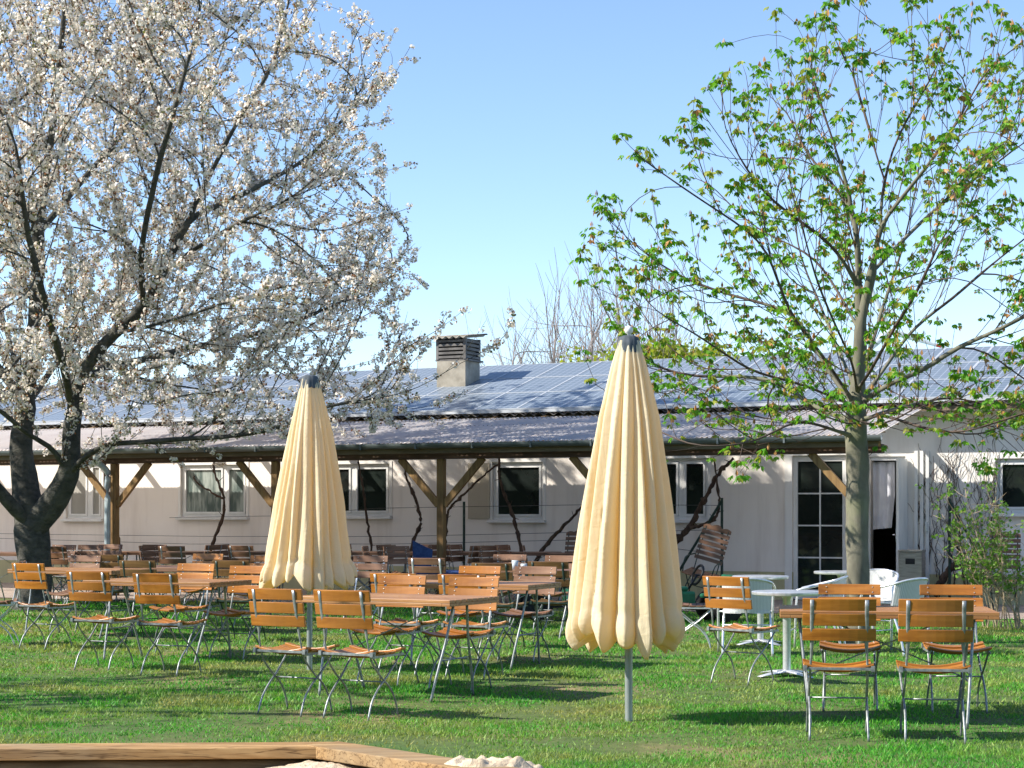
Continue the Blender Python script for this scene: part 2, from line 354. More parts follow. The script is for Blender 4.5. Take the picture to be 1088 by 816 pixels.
# ------------------------------------------------------------------ sandbox
K=(-.912,9.27); zt=.22
def sandbox():
    r=empty('sandbox',(K[0],K[1],0)); tag(r,'low timber sandbox edge of boards and logs in the front left corner','sandbox')
    # left board runs to the left, right board towards the camera
    ex,ey=-1.0,-.035; px_,py_=-ey,ex   # inward normal (towards camera)
    def board(a,b,w,z0,z1,name,mat,bev=.006,inset=0):
        a=Vector((*a,0));b=Vector((*b,0)); d=(b-a).normalized(); nrm=Vector((-d.y,d.x,0))*w
        mb=MB(); p=[a,b,b+nrm,a+nrm]
        vs=[(q.x,q.y,z0) for q in p]+[(q.x,q.y,z1) for q in p]
        fs=[(3,2,1,0),(4,5,6,7),(0,1,5,4),(1,2,6,5),(2,3,7,6),(3,0,4,7)]
        mb.add(vs,fs)
        if w<0: mb.f=[tuple(reversed(f)) for f in mb.f]
        return mb.build(name,mat,r,bevel=bev)
    L=(K[0]-3.2,K[1]-.15)
    board(K,L,.215,zt-.058,zt,'rim_board',M['timber'])
    rd=Vector((.70,-.714)).normalized(); E=(K[0]+.012+rd.x*3.0,K[1]-.006+rd.y*3.0)
    board((K[0]+.012,K[1]-.006),E,-.215,zt-.060,zt+.004,'rim_board',M['timber'])
    # logs under the rim
    def log(a,b,z,rad):
        a=Vector((*a,z));b=Vector((*b,z)); pts=[];rr=[]
        for i in range(15):
            f=i/14; pts.append(a.lerp(b,f)+Vector((0,random.uniform(-.004,.004),random.uniform(-.004,.004)))); rr.append(rad*random.uniform(.94,1.05))
        MB().sweep(pts,rr,12).build('log',M['log'],r,smooth=True)
    log((K[0]-.03,K[1]-.11),(L[0],L[1]-.11),.10,.055); log((K[0]-.03,K[1]-.12),(L[0],L[1]-.12),.0,.055)
    o=Vector(K)+Vector((-.714,-.70))*.10
    e=Vector(E)+Vector((-.714,-.70))*.10
    log(o,e,.10,.052); log(o,e,.0,.055)
sandbox()
def sandfield(name,x0,x1,y0,y1,nx,ny,fn,label,cat,mask=None):
    xs=np.linspace(x0,x1,nx);ys=np.linspace(y0,y1,ny);X,Y=np.meshgrid(xs,ys)
    Z=fn(X,Y); V=np.stack([X,Y,Z],-1).reshape(-1,3); I=np.arange(nx*ny).reshape(ny,nx)
    Fq=np.stack([I[:-1,:-1],I[:-1,1:],I[1:,1:],I[1:,:-1]],-1).reshape(-1,4)
    if mask is not None: Fq=Fq[mask(V[Fq].mean(1))]
    o=npmesh(name,V,Fq,M['sand'],smooth=True); tag(o,label,cat,kind='stuff'); return o
def lumps(X,Y,a=.012):
    return a*(np.sin(X*23+2*np.sin(Y*17))*np.sin(Y*29+X*9)+.6*np.sin(X*61+Y*13)*np.sin(Y*53-X*21)+.4*np.sin(X*131+Y*77)*np.sin(Y*117))
def ins(X,Y):
    l=9.19+.035*(X+.9); dr=(X-K[0])*.714+(Y-K[1])*.70   # >0 is outside of the right board
    return l,dr
def f1(X,Y):
    l,dr=ins(X,Y); d=np.minimum(np.clip(l-Y,0,9),np.clip(-dr-.05,0,9)); c=np.hypot(X-(K[0]-.05),Y-(K[1]-.35))
    return .03+.125*np.exp(-(c/.45)**2)+lumps(X,Y,.008)
def msk(C):
    l,dr=ins(C[:,0],C[:,1]); return (C[:,1]<l-.03)&(dr<-.11)
sandfield('sand',-4.1,1.0,6.9,9.2,260,120,f1,'pale sand filling the timber sandbox','sand',msk)
def f2(X,Y):
    c=np.exp(-(((X-.02)/.30)**2+((Y-8.42)/.20)**2))+.85*np.exp(-(((X+.24)/.22)**2+((Y-8.42)/.16)**2))+.35*np.exp(-(((X+.45)/.22)**2+((Y-8.72)/.10)**2))
    return -.03+.245*np.clip(c,0,1.15)**.8+lumps(X,Y,.014)*(c>.05)
sandfield('sand_pile',-.9,.8,7.8,9.0,150,110,f2,'small spilled heap of pale sand over the sandbox corner board','sand pile')
# ------------------------------------------------------------------ folding chairs
def slat(mb,x0,x1,yc,zc,w,t,lean,bow,n=8,sag=0.0,vertical=True):
    """wooden slat along x, bowed; lean=(dy,dz) direction of its width"""
    dy,dz=lean; vs=[];fs=[]
    for i in range(n+1):
        x=x0+(x1-x0)*i/n; q=(2*(x-x0)/(x1-x0)-1)
        b=bow*(1-q*q); sz=sag*q*q
        cy=yc+(b if vertical else 0); cz=zc+(0 if vertical else -b)+sz
        ny,nz=-dz,dy
        for sw,st in ((-1,-1),(1,-1),(1,1),(-1,1)):
            vs.append((x,cy+dy*w/2*sw+ny*t/2*st,cz+dz*w/2*sw+nz*t/2*st))
    for i in range(n):
        for j in range(4):
            a=i*4+j;b=i*4+(j+1)%4; fs.append((a,b,b+4,a+4))
    fs.append((3,2,1,0)); fs.append((n*4,n*4+1,n*4+2,n*4+3))
    mb.add(vs,fs)
def curve(pts,n=4):
    out=[]; P=[Vector(p) for p in pts]
    for i in range(len(P)-1):
        p0=P[max(i-1,0)];p1=P[i];p2=P[i+1];p3=P[min(i+2,len(P)-1)]
        for k in range(n):
            t=k/n; out.append(.5*((2*p1)+(p2-p0)*t+(2*p0-5*p1+4*p2-p3)*t*t+(3*p1-p0-3*p2+p3)*t**3))
    out.append(P[-1]); return out
def make_chair(wm,mm,name='folding_chair'):
    r=empty(name)
    mb=MB()
    for k,(z) in enumerate((.8425,.7495,.6565)):
        y=-.262+(.8425-z)*.20
        slat(mb,-.222,.222,y,z,.076,.017,(-.19,.98),-.022)
    mb.mi=1
    for z in (.8425,.7495,.6565):
        y=-.262+(.8425-z)*.20
        for x in (-.165,.165):
            for dz in (-.018,.018):
                bb=-.022*(1-(x/.222)**2)
                for sd in (1,):
                    mb.disc((x,y+bb-dz*.2+.0105*sd,z+dz),.0055,.005,6,'y')
    mb.build('backrest',[wm,M['screw']],r,bevel=.003)
    mb=MB()
    for k in range(6):
        y=-.165+k*.073; zz=.452-.020*math.sin(math.pi*min(1,max(0,(k)/5)))+(.0 if k else .006)
        slat(mb,-.212,.212,y,zz,.066,.016,(1,(-.12,-.08,-.02,.02,.07,-.06)[k]),.020,sag=.012,vertical=False)
    mb.build('seat',wm,r,bevel=.003)
    for sx in (-1,1):
        x=.165*sx
        p=curve([(x,-.290,.872),(x,-.250,.70),(x,-.222,.60),(x*1.04,-.195,.48),(x*1.06,-.155,.385),(x*1.08,-.05,.285),(x*1.1,.065,.20),(x*1.12,.135,.10),(x*1.13,.165,0)],3)
        rr=[]
        for q in p:
            rr.append((.0125,.0035) if q.z>.60 else ((.0125-.005*(.60-q.z)/.06,.0035+.0035*(.60-q.z)/.06) if q.z>.54 else (.0075,.007)))
        MB().sweep(p,rr,6,up=(0,1,0)).build('leg',mm,r,smooth=True)
    for sx in (-1,1):
        x=.150*sx
        p=curve([(x*1.28,.205,.440),(x*1.25,.12,.36),(x*1.2,.02,.275),(x*1.17,-.085,.20),(x*1.17,-.165,.115),(x*1.19,-.215,0)],3)
        MB().sweep(p,.0075,6,up=(0,1,0)).build('leg',mm,r,smooth=True)
    mb=MB(); mb.sweep([(-.185,.0,.245),(.185,.0,.245)],.006,6); mb.build('stretcher',mm,r,smooth=True)
    mb=MB(); mb.box(-.216,.216,-.212,-.196,.436,.452)
    for sx in (-1,1):
        mb.box(sx*.204-.004,sx*.204+.004,-.20,.215,.418,.434); mb.box(sx*.205-.011,sx*.205+.011,-.22,-.18,.43,.462)
    mb.build('seat_rail',mm,r)
    return r
CH={}
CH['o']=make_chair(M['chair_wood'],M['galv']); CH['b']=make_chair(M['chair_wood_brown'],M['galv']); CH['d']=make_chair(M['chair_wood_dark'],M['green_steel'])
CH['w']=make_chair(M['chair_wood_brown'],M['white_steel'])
used=set()
def place(protos,key,x,y,ang,label,cat,group,z=0.0,tilt=None):
    o=protos[key] if key not in used else copy_thing(protos[key])
    used.add(key)
    o.location=(x,y,z); o.rotation_euler=(tilt or 0,0,-R(ang))
    tag(o,label,cat,group); return o
LG='wooden slat folding chairs on the lawn'; TG='wooden folding chairs on the terrace'
# key, px, depth, heading (0 faces away from the camera, clockwise), label
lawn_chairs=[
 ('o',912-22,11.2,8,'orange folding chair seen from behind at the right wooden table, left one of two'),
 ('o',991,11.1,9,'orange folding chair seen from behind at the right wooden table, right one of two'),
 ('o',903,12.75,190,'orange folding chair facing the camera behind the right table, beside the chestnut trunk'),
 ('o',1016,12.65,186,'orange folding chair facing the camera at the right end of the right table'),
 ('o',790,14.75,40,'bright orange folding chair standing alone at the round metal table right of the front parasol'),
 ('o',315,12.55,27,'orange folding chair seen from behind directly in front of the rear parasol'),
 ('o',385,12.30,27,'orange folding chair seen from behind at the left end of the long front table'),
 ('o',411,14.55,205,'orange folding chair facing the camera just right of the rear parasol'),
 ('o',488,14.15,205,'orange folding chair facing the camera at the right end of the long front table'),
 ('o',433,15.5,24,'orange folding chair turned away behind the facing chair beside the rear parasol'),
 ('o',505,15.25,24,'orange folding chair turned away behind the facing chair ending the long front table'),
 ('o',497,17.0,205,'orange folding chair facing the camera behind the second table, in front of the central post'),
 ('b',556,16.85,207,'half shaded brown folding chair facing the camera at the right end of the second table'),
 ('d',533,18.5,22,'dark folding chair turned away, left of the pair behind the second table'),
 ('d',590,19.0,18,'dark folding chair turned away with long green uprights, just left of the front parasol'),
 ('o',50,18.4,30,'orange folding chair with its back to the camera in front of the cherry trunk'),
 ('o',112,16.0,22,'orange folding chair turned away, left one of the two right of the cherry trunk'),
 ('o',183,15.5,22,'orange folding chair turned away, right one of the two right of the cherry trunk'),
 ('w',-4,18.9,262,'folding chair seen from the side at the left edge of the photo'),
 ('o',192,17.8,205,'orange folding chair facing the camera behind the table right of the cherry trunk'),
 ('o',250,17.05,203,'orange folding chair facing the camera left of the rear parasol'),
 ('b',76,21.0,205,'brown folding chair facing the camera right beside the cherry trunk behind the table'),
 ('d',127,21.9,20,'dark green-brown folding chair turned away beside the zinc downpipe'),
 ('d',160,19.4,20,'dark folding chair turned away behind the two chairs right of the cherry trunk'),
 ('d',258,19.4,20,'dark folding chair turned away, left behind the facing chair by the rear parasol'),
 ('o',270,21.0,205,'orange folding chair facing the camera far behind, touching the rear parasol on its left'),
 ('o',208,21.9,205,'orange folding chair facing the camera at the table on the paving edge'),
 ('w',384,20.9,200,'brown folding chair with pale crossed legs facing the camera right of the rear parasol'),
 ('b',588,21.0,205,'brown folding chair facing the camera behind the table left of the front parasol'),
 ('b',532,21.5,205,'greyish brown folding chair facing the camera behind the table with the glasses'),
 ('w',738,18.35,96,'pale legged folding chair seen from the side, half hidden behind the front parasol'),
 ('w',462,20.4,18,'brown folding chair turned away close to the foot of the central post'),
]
for k,px,Y,a,lab in lawn_chairs: place(CH,k,gx(px,Y),Y,a,lab,'chair',LG)
U=25.5+90      # along the wall
terr=[
 (56,26.9,205,'brown terrace chair facing out, directly right of the cherry trunk'),(70,26.2,25,'brown terrace chair turned away, second right of the cherry trunk'),
 (86,26.9,200,'dark brown terrace chair, third right of the cherry trunk'),(106,27.3,205,'brown terrace chair facing out just left of the downpipe'),
 (153,27.1,205,'brown terrace chair facing out just right of the left post'),(173,26.6,U,'narrow looking terrace chair in side view right of the left post'),
 (192,26.5,20,'brown terrace chair below the left end of the tilted window'),(212,27.2,U+180,'terrace chair in side view beside the left vine stem'),
 (250,27.2,U,'terrace chair in side view right of the left vine stem'),(266,26.8,25,'terrace chair turned away beneath the right pane of the tilted window'),
 (279,26.9,U+180,'terrace chair in side view at the foot of the second post'),
 (381,27.3,U,'terrace chair in side view close to the right outline of the rear parasol'),(396,27.0,U+180,'terrace chair in side view below the window behind the rear parasol'),
 (407,26.2,U-20,'taller looking terrace chair below the right corner of the second window'),
 (424,27.1,U,'terrace chair in side view left of the blue chair'),(431,26.0,U+30,'brown terrace chair with pale legs directly left of the blue chair'),
 (448,27.3,205,'brown terrace chair right behind the blue chair'),
 (479,27.2,U+20,'terrace chair just right of the central post'),(490,26.7,U+180,'terrace chair at the green trellis pole right of the central post'),
 (500,27.3,U,'terrace chair right of the green trellis pole, below the beige shutter'),(516,27.3,U+180,'terrace chair in side view under the left edge of the dark window'),
 (532,26.4,U+25,'brown terrace chair below the middle of the dark window'),(552,26.6,U,'terrace chair under the right edge of the dark window'),
 (576,26.7,U-25,'terrace chair beside the slanting vine stem left of the front parasol'),
]
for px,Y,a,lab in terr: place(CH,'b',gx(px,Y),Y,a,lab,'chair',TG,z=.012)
# high-backed folding chairs with a scalloped top slat
def make_high(nm='high_back_chair'):
    r=empty(nm); mb=MB()
    for k in range(6):
        z=.62+k*.072; slat(mb,-.21,.21,-.20-(z-.62)*.25,z,.052,.014,(-.24,.97),-.012)
    # scalloped top
    pts=[];zt_=1.035; n=14
    vs=[]
    for i in range(n+1):
        x=-.21+.42*i/n; h=.035+.022*abs(math.cos(3*math.pi*(x/.42)))+(.02 if abs(x)<.06 else 0)
        y=-.20-(zt_-.62)*.25
        vs+= [(x,y,zt_-.012),(x,y-.013,zt_-.012),(x,y-.013-h*.2,zt_+h),(x,y-h*.2,zt_+h)]
    fs=[]
    for i in range(n):
        for j in range(4): a=i*4+j;b=i*4+(j+1)%4; fs.append((a,b,b+4,a+4))
    fs+=[(3,2,1,0),(n*4,n*4+1,n*4+2,n*4+3)]; mb.add(vs,fs)
    mb.build('backrest',M['chair_wood_brown'],r)
    mb=MB()
    for k in range(6): slat(mb,-.21,.21,-.16+k*.07,.45,.058,.015,(1,0),.008,vertical=False)
    mb.build('seat',M['chair_wood_brown'],r)
    for sx in (-1,1):
        x=.17*sx
        MB().sweep(curve([(x,-.315,1.06),(x,-.20,.60),(x,-.15,.44),(x,.02,.26),(x,.17,.1),(x,.19,0)]),.009,6,up=(0,1,0)).build('leg',M['green_steel'],r,smooth=True)
        MB().sweep(curve([(x*.9,.19,.44),(x*.9,.02,.27),(x*.9,-.14,.1),(x*.9,-.20,0)]),.009,6,up=(0,1,0)).build('leg',M['green_steel'],r,smooth=True)
        MB().sweep(curve([(x*1.2,-.21,.66),(x*1.35,-.05,.655),(x*1.35,.14,.64),(x*1.25,.17,.45)]),.009,6).build('armrest',M['green_steel'],r,smooth=True)
    MB().sweep([(-.17,.02,.262),(.17,.02,.262)],.007,6).build('stretcher',M['green_steel'],r)
    return r
CH['h']=make_high()
place(CH,'h',gx(609,26.6),26.6,200,'high backed brown chair with scalloped top rail facing out left of the front parasol','chair',TG,z=.012)
o=place(CH,'h',gx(738,25.2),25.2,245,'tipped high backed brown chair with scalloped top right of the front parasol','chair',TG,z=.1)
o.rotation_euler=(R(-8),R(-15),-R(205)); 
place(CH,'h',gx(1066,24.6),24.6,200,'brown wooden chair behind the bush at the right edge','chair',TG,z=.012)
# ------------------------------------------------------------------ wooden tables
def make_table(L,W,wm,mm,name='folding_table'):
    r=empty(name); h=.76; mb=MB(); n=9; w=W/n
    for k in range(n):
        y0=-W/2+k*w+.003; y1=y0+w-.006
        mb.box(-L/2,L/2,y0,y1,h-.024,h)
    mb.box(-L/2+.0,-L/2+.07,-W/2+.004,W/2-.004,h-.047,h-.0245); mb.box(L/2-.07,L/2-.0,-W/2+.004,W/2-.004,h-.047,h-.0245)
    mb.box(-L/2+.07,L/2-.07,-W/2+.004,-W/2+.03,h-.047,h-.0245); mb.box(-L/2+.07,L/2-.07,W/2-.03,W/2-.004,h-.047,h-.0245)
    mb.build('tabletop',wm,r,bevel=.003)
    for sx in (-1,1):
        for sy in (-1,1):
            a=Vector((sx*(L/2-.13),sy*.10,h-.05)); b=Vector((sx*(L/2-.20),sy*(W/2-.06),0))
            MB().sweep(curve([a,a.lerp(b,.35)+Vector((0,-sy*.015,0)),a.lerp(b,.7),b]),.0105,6).build('leg',mm,r,smooth=True)
    for sx in (-1,1): MB().sweep([(sx*(L/2-.18),-.21,.30),(sx*(L/2-.18),.21,.30)],.007,6).build('crossbar',mm,r)
    mb=MB()
    mb.sweep([(-L/2+.17,0,.30),(L/2-.25,0,h-.05)],.005,5); mb.sweep([(L/2-.17,0.012,.30),(-L/2+.25,0.012,h-.05)],.005,5)
    mb.build('brace',mm,r)
    return r
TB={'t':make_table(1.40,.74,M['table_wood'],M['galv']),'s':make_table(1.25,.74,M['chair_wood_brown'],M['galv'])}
used.discard('t')
GT='slatted wooden garden tables'
tabs=[('t',2.50,11.98,8,'reddish wooden table on the right under the chestnut, between four orange chairs'),
 ('t',gx(421,13.72),13.72,29,'reddish wooden table in front of the two parasols, nearest on the left'),
 ('t',gx(505,16.35),16.35,25,'reddish wooden table, second from the front left of the front parasol'),
 ('t',gx(178,16.9),16.9,23,'reddish wooden table right of the cherry trunk behind two turned away chairs'),
 ('t',gx(84,20.1),20.1,23,'reddish wooden table directly beside the cherry trunk'),
 ('s',gx(188,20.9),20.9,23,'brown wooden table at the paving edge behind the facing orange chair'),
 ('s',gx(568,20.0),20.0,24,'brown wooden table with small glasses on it, left of the front parasol'),
 ('s',gx(20,27.4),27.4,15,'brown terrace table behind the cherry trunk at the left edge'),
 ('s',gx(100,28.0),28.0,3,'brown terrace table behind the zinc downpipe'),
 ('s',gx(180,28.0),28.0,0,'brown terrace table right of the left post'),
 ('s',gx(268,28.0),28.0,0,'brown terrace table between the left vine and the second post'),
 ('s',gx(398,27.9),27.9,0,'brown terrace table below the window beside the rear parasol'),
 ('s',gx(470,27.8),27.8,0,'brown terrace table behind the central post'),
 ('s',gx(554,27.6),27.6,0,'brown terrace table below the dark window'),
 ('s',gx(628,26.9),26.9,10,'brown terrace table behind the front parasol')]
for k,x,y,a,lab in tabs: place(TB,k,x,y,a,lab,'table',GT,z=(.012 if y>26 else 0))
# glasses on the table
for i,(dx,dy,h,lab) in enumerate(((-.22,-.05,.10,'taller glass on the brown table left of the front parasol'),(-.12,.03,.06,'low glass ashtray on the brown table left of the front parasol'))):
    T=(gx(568,20.0)+dx,20.0+dy,.76)
    mb=MB(); mb.lathe([(0.001,0),(.034,0),(.036,h),(.031,h),(.028,.012),(.001,.012)],14,T)
    tag(mb.build('table_glass',M['glass_jar'],off=T,smooth=True),lab,'glass')
# ------------------------------------------------------------------ wicker armchairs and round metal tables
def make_wicker():
    r=empty('wicker_armchair')
    # back shell: curved sheet
    mb=MB(); n=12; rows=6; vs=[];fs=[]
    for th in (0,.014):
        for i in range(rows+1):
            z=.42+.33*i/rows
            for j in range(n+1):
                q=-1+2*j/n; ang=q*R(58); rad=.25+th+.02*i/rows
                vs.append((rad*math.sin(ang)*(1.02),-rad*math.cos(ang)*.95+.02-.05*i/rows,z-.05*q*q*i/rows))
    S=(rows+1)*(n+1)
    for i in range(rows):
        for j in range(n):
            a=i*(n+1)+j; fs.append((a,a+1,a+n+2,a+n+1)); fs.append((S+a+n+1,S+a+n+2,S+a+1,S+a))
    mb.add(vs,fs).build('backrest',M['wicker'],r,smooth=True)
    mb=MB(); vs=[];
    for z in (.435,.415):
        for k in range(20):
            a=2*math.pi*k/20; ca,sa=math.cos(a),math.sin(a)
            vs.append((.235*math.copysign(abs(ca)**.6,ca),.225*math.copysign(abs(sa)**.6,sa),z))
    fs=[tuple(range(20)),tuple(range(39,19,-1))]+[(i,20+i,20+(i+1)%20,(i+1)%20) for i in range(20)]
    mb.add(vs,fs).build('seat',M['wicker'],r)
    mb=MB()
    arc=[]
    for k in range(15):
        q=-1+2*k/14; a=q*R(62); arc.append((.272*math.sin(a)*1.03,-.272*math.cos(a)-.03,.755-.05*q*q))
    path=curve([(-.265,.25,0),(-.27,.235,.45),(-.275,.20,.60),(-.285,.08,.645)]+arc[0:15:2]+[(.285,.08,.645),(.275,.20,.60),(.27,.235,.45),(.265,.25,0)],3)
    mb.sweep(path,.0125,8).build('arm_frame',M['alu'],r,smooth=True)
    for sx in (-1,1): MB().sweep(curve([(sx*.22,-.12,.42),(sx*.235,-.22,.2),(sx*.24,-.27,0)]),.012,8,up=(0,1,0)).build('leg',M['alu'],r,smooth=True)
    mb=MB(); mb.sweep([(-.268,.235,.41),(.268,.235,.41)],.010,6); mb.sweep([(-.268,.238,.22),(.268,.238,.22)],.007,6); mb.sweep([(-.228,-.18,.30),(.228,-.18,.30)],.008,6); mb.build('stretcher',M['alu'],r,smooth=True)
    return r
WC={'c':make_wicker()}
for px,Y,a,lab in ((793,17.6,5,'pale wicker armchair behind the lone orange chair at the round metal tables'),(868,18.0,285,'pale wicker armchair left of the chestnut trunk'),
    (952,17.6,318,'pale wicker armchair right of the chestnut trunk, nearest to the steel bin'),(927,19.7,205,'pale wicker armchair facing out directly right of the chestnut trunk')):
    place(WC,'c',gx(px,Y),Y,a,lab,'chair','woven metal armchairs by the door')
def make_round():
    r=empty('round_metal_table')
    mb=MB(); mb.lathe([(0,.695),(.285,.695),(.298,.700),(.30,.712),(.30,.722),(.293,.727),(0,.728)],36).build('tabletop',M['alu'],r,smooth=False)
    mb=MB(); mb.lathe([(.038,.02),(.034,.06),(.034,.66),(.05,.695)],16).build('column',M['alu'],r,smooth=True)
    mb=MB()
    for k in range(4):
        a=k*math.pi/2+R(45); d=Vector((math.cos(a),math.sin(a),0)); 
        mb.sweep([d*.02+Vector((0,0,.045)),d*.17+Vector((0,0,.030)),d*.31+Vector((0,0,.010))],[(.055,.014),(.045,.010),(.03,.006)],8)
    mb.build('foot',M['alu'],r,smooth=True)
    return r
RT={'r':make_round()}
for x,y,lab in ((gx(836,15.3),15.3,'round metal table with flat cross foot beside the lone orange chair'),(gx(808,18.9),18.9,'round metal table behind the lone orange chair and wicker armchair'),(gx(893,20.3),20.3,'round metal table behind the chestnut trunk in front of the glazed door')):
    place(RT,'r',x,y,12,lab,'table','round metal bistro tables')
# ------------------------------------------------------------------ parasols
def make_parasol(x,y,prof,zb,zt_,lobes,lab,seed,pole_lean=0,finial=True,hemr=1.0):
    rs=np.random.default_rng(seed)
    r=empty('garden_parasol',(0,0,0)); 
    NT_=360; NZ=90; npl=lobes
    # irregular pleat centres
    wj=rs.uniform(.45,1.6,npl); c=np.cumsum(wj)/wj.sum()*2*np.pi; dep=rs.uniform(.35,1.7,npl); skew=rs.uniform(.7,1.45,npl)
    th=np.linspace(0,2*np.pi,NT_,endpoint=False); V=np.zeros((NZ,NT_,3))
    u=np.linspace(0,1,NZ)      # 0 top, 1 hem
    pr=np.array(prof); 
    tw=rs.uniform(-.09,.09,npl)
    lob=np.zeros(NT_)
    for j in range(NZ):
        z=zt_+(zb-zt_)*u[j]
        Rr=np.interp(u[j],pr[:,0],pr[:,1])
        cc=c+tw*u[j]*1.2+.012*np.sin(4*u[j]+np.arange(npl)*1.7)*u[j]
        d=(th[:,None]-cc[None,:]+np.pi)%(2*np.pi)-np.pi
        o_=np.argsort(cc%(2*np.pi)); cs=(cc%(2*np.pi))[o_]; ds=dep[o_]
        ii=(np.searchsorted(cs,th,side='right')-1)%npl; lo=cs[ii]; hi=cs[(ii+1)%npl]
        wd=(hi-lo)%(2*np.pi); ph=((th-lo)%(2*np.pi))/wd; depk=ds[ii]*.5+ds[(ii+1)%npl]*.5
        sk=skew[ii]; ph=ph**sk
        q=.55*np.sin(np.pi*ph)**.8+.45*(1-np.abs(2*ph-1)**1.3)
        wn=np.clip(wd/(2*np.pi/npl),.5,1.9)
        amp=.165*(.30+.70*min(1,u[j]*1.7))
        q=q*(1 if u[j]<.9 else 1); fold=(q-1)*(amp*(1-.55*max(0,(u[j]-.80)/.20)))*wn**.5*1.5*ds[ii]*(1-ph)+(q-1)*amp*wn**.5*1.5*ds[(ii+1)%npl]*ph
        ridge=.035*np.sin(th*3+seed+u[j])+.030*np.sin(th*7+3*u[j]*2)
        small=.4*(.012*np.sin(th*47+5*np.sin(7*u[j]+th*3))+.016*np.sin(th*31+9*u[j]+seed)*np.sin(th*5+6*u[j]))*u[j]**1.6
        gather=-.035*np.exp(-((u[j]-.885)/.018)**2)*(.5+.5*np.sin(th*4+seed))
        rr=Rr*(1+fold+ridge+small+gather)
        hem=0
        if u[j]>.90:
            w=(u[j]-.90)/.10; rr=rr*(1-(.10 if finial else .02)*w**4+.03*np.sin(w*3.1)*q)
        zz=z+ (u[j]**6)*( .085*(1-q)**1.1*(.5+.5*depk) + .045*np.sin(th*3+seed)+.04*np.sin(th*7+1))
        V[j,:,0]=rr*np.cos(th)+.02*math.sin(3*u[j]+seed)*u[j]; V[j,:,1]=rr*np.sin(th); V[j,:,2]=zz
    # tuck the hem inside
    hemrow=V[-1].copy(); hemrow[:,0]*=.55; hemrow[:,1]*=.55; hemrow[:,2]+=.10
    V=np.concatenate([V,hemrow[None]],0); NZ+=1
    I=np.arange(NZ*NT_).reshape(NZ,NT_); Ir=np.roll(I,-1,1)
    Fq=np.stack([I[1:],Ir[1:],Ir[:-1],I[:-1]],-1).reshape(-1,4)
    o=npmesh('canopy',V.reshape(-1,3),Fq,M['canvas'],parent=r,smooth=True)
    mb=MB(); mb.lathe([(.026,0),(.026,.9)],14).lathe([(.0235,.9),(.0235,zt_+.03)],14).box(-.045,-.02,-.006,.006,.42,.435)
    mb.build('pole',M['pole'],r,smooth=True)
    # cap
    n=48; vs=[];fs=[]
    R0=pr[0,1]
    prof2=[(R0*.55,zt_+.035),(R0*.95,zt_+.02),(R0*1.12,zt_-.03),(R0*1.26,zt_-.075)]
    for i,(rr,z) in enumerate(prof2):
        for j in range(n):
            a=2*math.pi*j/n; f=1+.05*math.cos(a*12)*(i/3); dz=(.012*abs(math.cos(a*6)) if i==3 else 0)
            vs.append((rr*f*math.cos(a),rr*f*math.sin(a),z-dz))
    for i in range(3):
        for j in range(n): a=i*n+j;b=i*n+(j+1)%n; fs.append((a+n,b+n,b,a))
    fs.append(tuple(range(n)))
    MB().add(vs,fs).build('cap',M['cap_grey'],r,smooth=True)
    if finial: MB().lathe([(.008,zt_+.03),(.010,zt_+.045),(.026,zt_+.055),(.030,zt_+.075),(.022,zt_+.095),(.001,zt_+.103)],14).build('finial',M['finial'],r,smooth=True)
    r.location=(x,y,0); tag(r,lab,'parasol','closed cream parasols'); return r
make_parasol(.786,12.04,[(0,.070),(.08,.120),(.25,.205),(.45,.272),(.6,.315),(.75,.352),(.88,.385),(.96,.395),(1,.39)],0.51,2.56,21,'closed cream canvas parasol with grey cap standing nearest the camera in the centre',3)
make_parasol(gx(329,15.9),15.9,[(0,.075),(.08,.112),(.25,.19),(.45,.262),(.6,.312),(.75,.352),(.90,.40),(1,.44)],.74,2.585,19,'closed cream canvas parasol with grey cap standing further back on the left',8,finial=False)
# ------------------------------------------------------------------ green toy tractors, steel bin, blue chair
def make_tractor():
    r=empty('ride_on_tractor')
    mb=MB(); mb.box(-.17,.17,.02,.55,.20,.40); mb.box(-.14,.14,.10,.52,.40,.46); mb.build('bonnet',M['tractor_green'],r,bevel=.04)
    mb=MB(); mb.box(-.12,.12,-.50,.04,.16,.24); mb.build('chassis',M['black'],r,bevel=.01)
    mb=MB(); mb.box(-.17,.17,-.50,-.18,.30,.36); mb.box(-.17,.17,-.55,-.48,.32,.60); mb.build('seat',M['tractor_green'],r,bevel=.03)
    for sx in (-1,1):
        for y,rad,w in ((-.38,.20,.11),(.40,.14,.08)):
            mb=MB(); x=sx*.25; prof=[(rad*.45,-w/2),(rad*.85,-w/2),(rad,-w/3),(rad,w/3),(rad*.85,w/2),(rad*.45,w/2),(rad*.45,-w/2)]
            vs=[];n=20
            for q,(rr,h) in enumerate(prof):
                for j in range(n): a=2*math.pi*j/n; vs.append((x+h,y+rr*math.cos(a),rad+rr*math.sin(a)))
            fs=[(i*n+j,i*n+(j+1)%n,(i+1)*n+(j+1)%n,(i+1)*n+j) for i in range(6) for j in range(n)]
            w_=mb.add(vs,fs).build('wheel',M['tyre'],r,smooth=True)
            mb=MB(); mb.disc((x,y,rad),rad*.44,w*.7,16,'x'); mb.build('rim',M['black'],w_)
    mb=MB(); ring=[]
    for j in range(19): a=2*math.pi*j/18; ring.append((.13*math.cos(a),-.08-.05*math.sin(a),.60+.12*math.sin(a)))
    mb.sweep(ring,.017,7,up=(0,1,.3)); mb.sweep([(0,-.08,.60),(0,.05,.42)],.015,7); mb.sweep([(-.12,-.08,.60),(.12,-.08,.60)],.012,6); mb.build('steering_wheel',M['black'],r,smooth=True)
    return r
TR={'g':make_tractor()}
place(TR,'g',gx(735,22.6),22.6,250,'green ride-on tractor with black steering wheel right of the front parasol','toy tractor','green ride-on tractors')
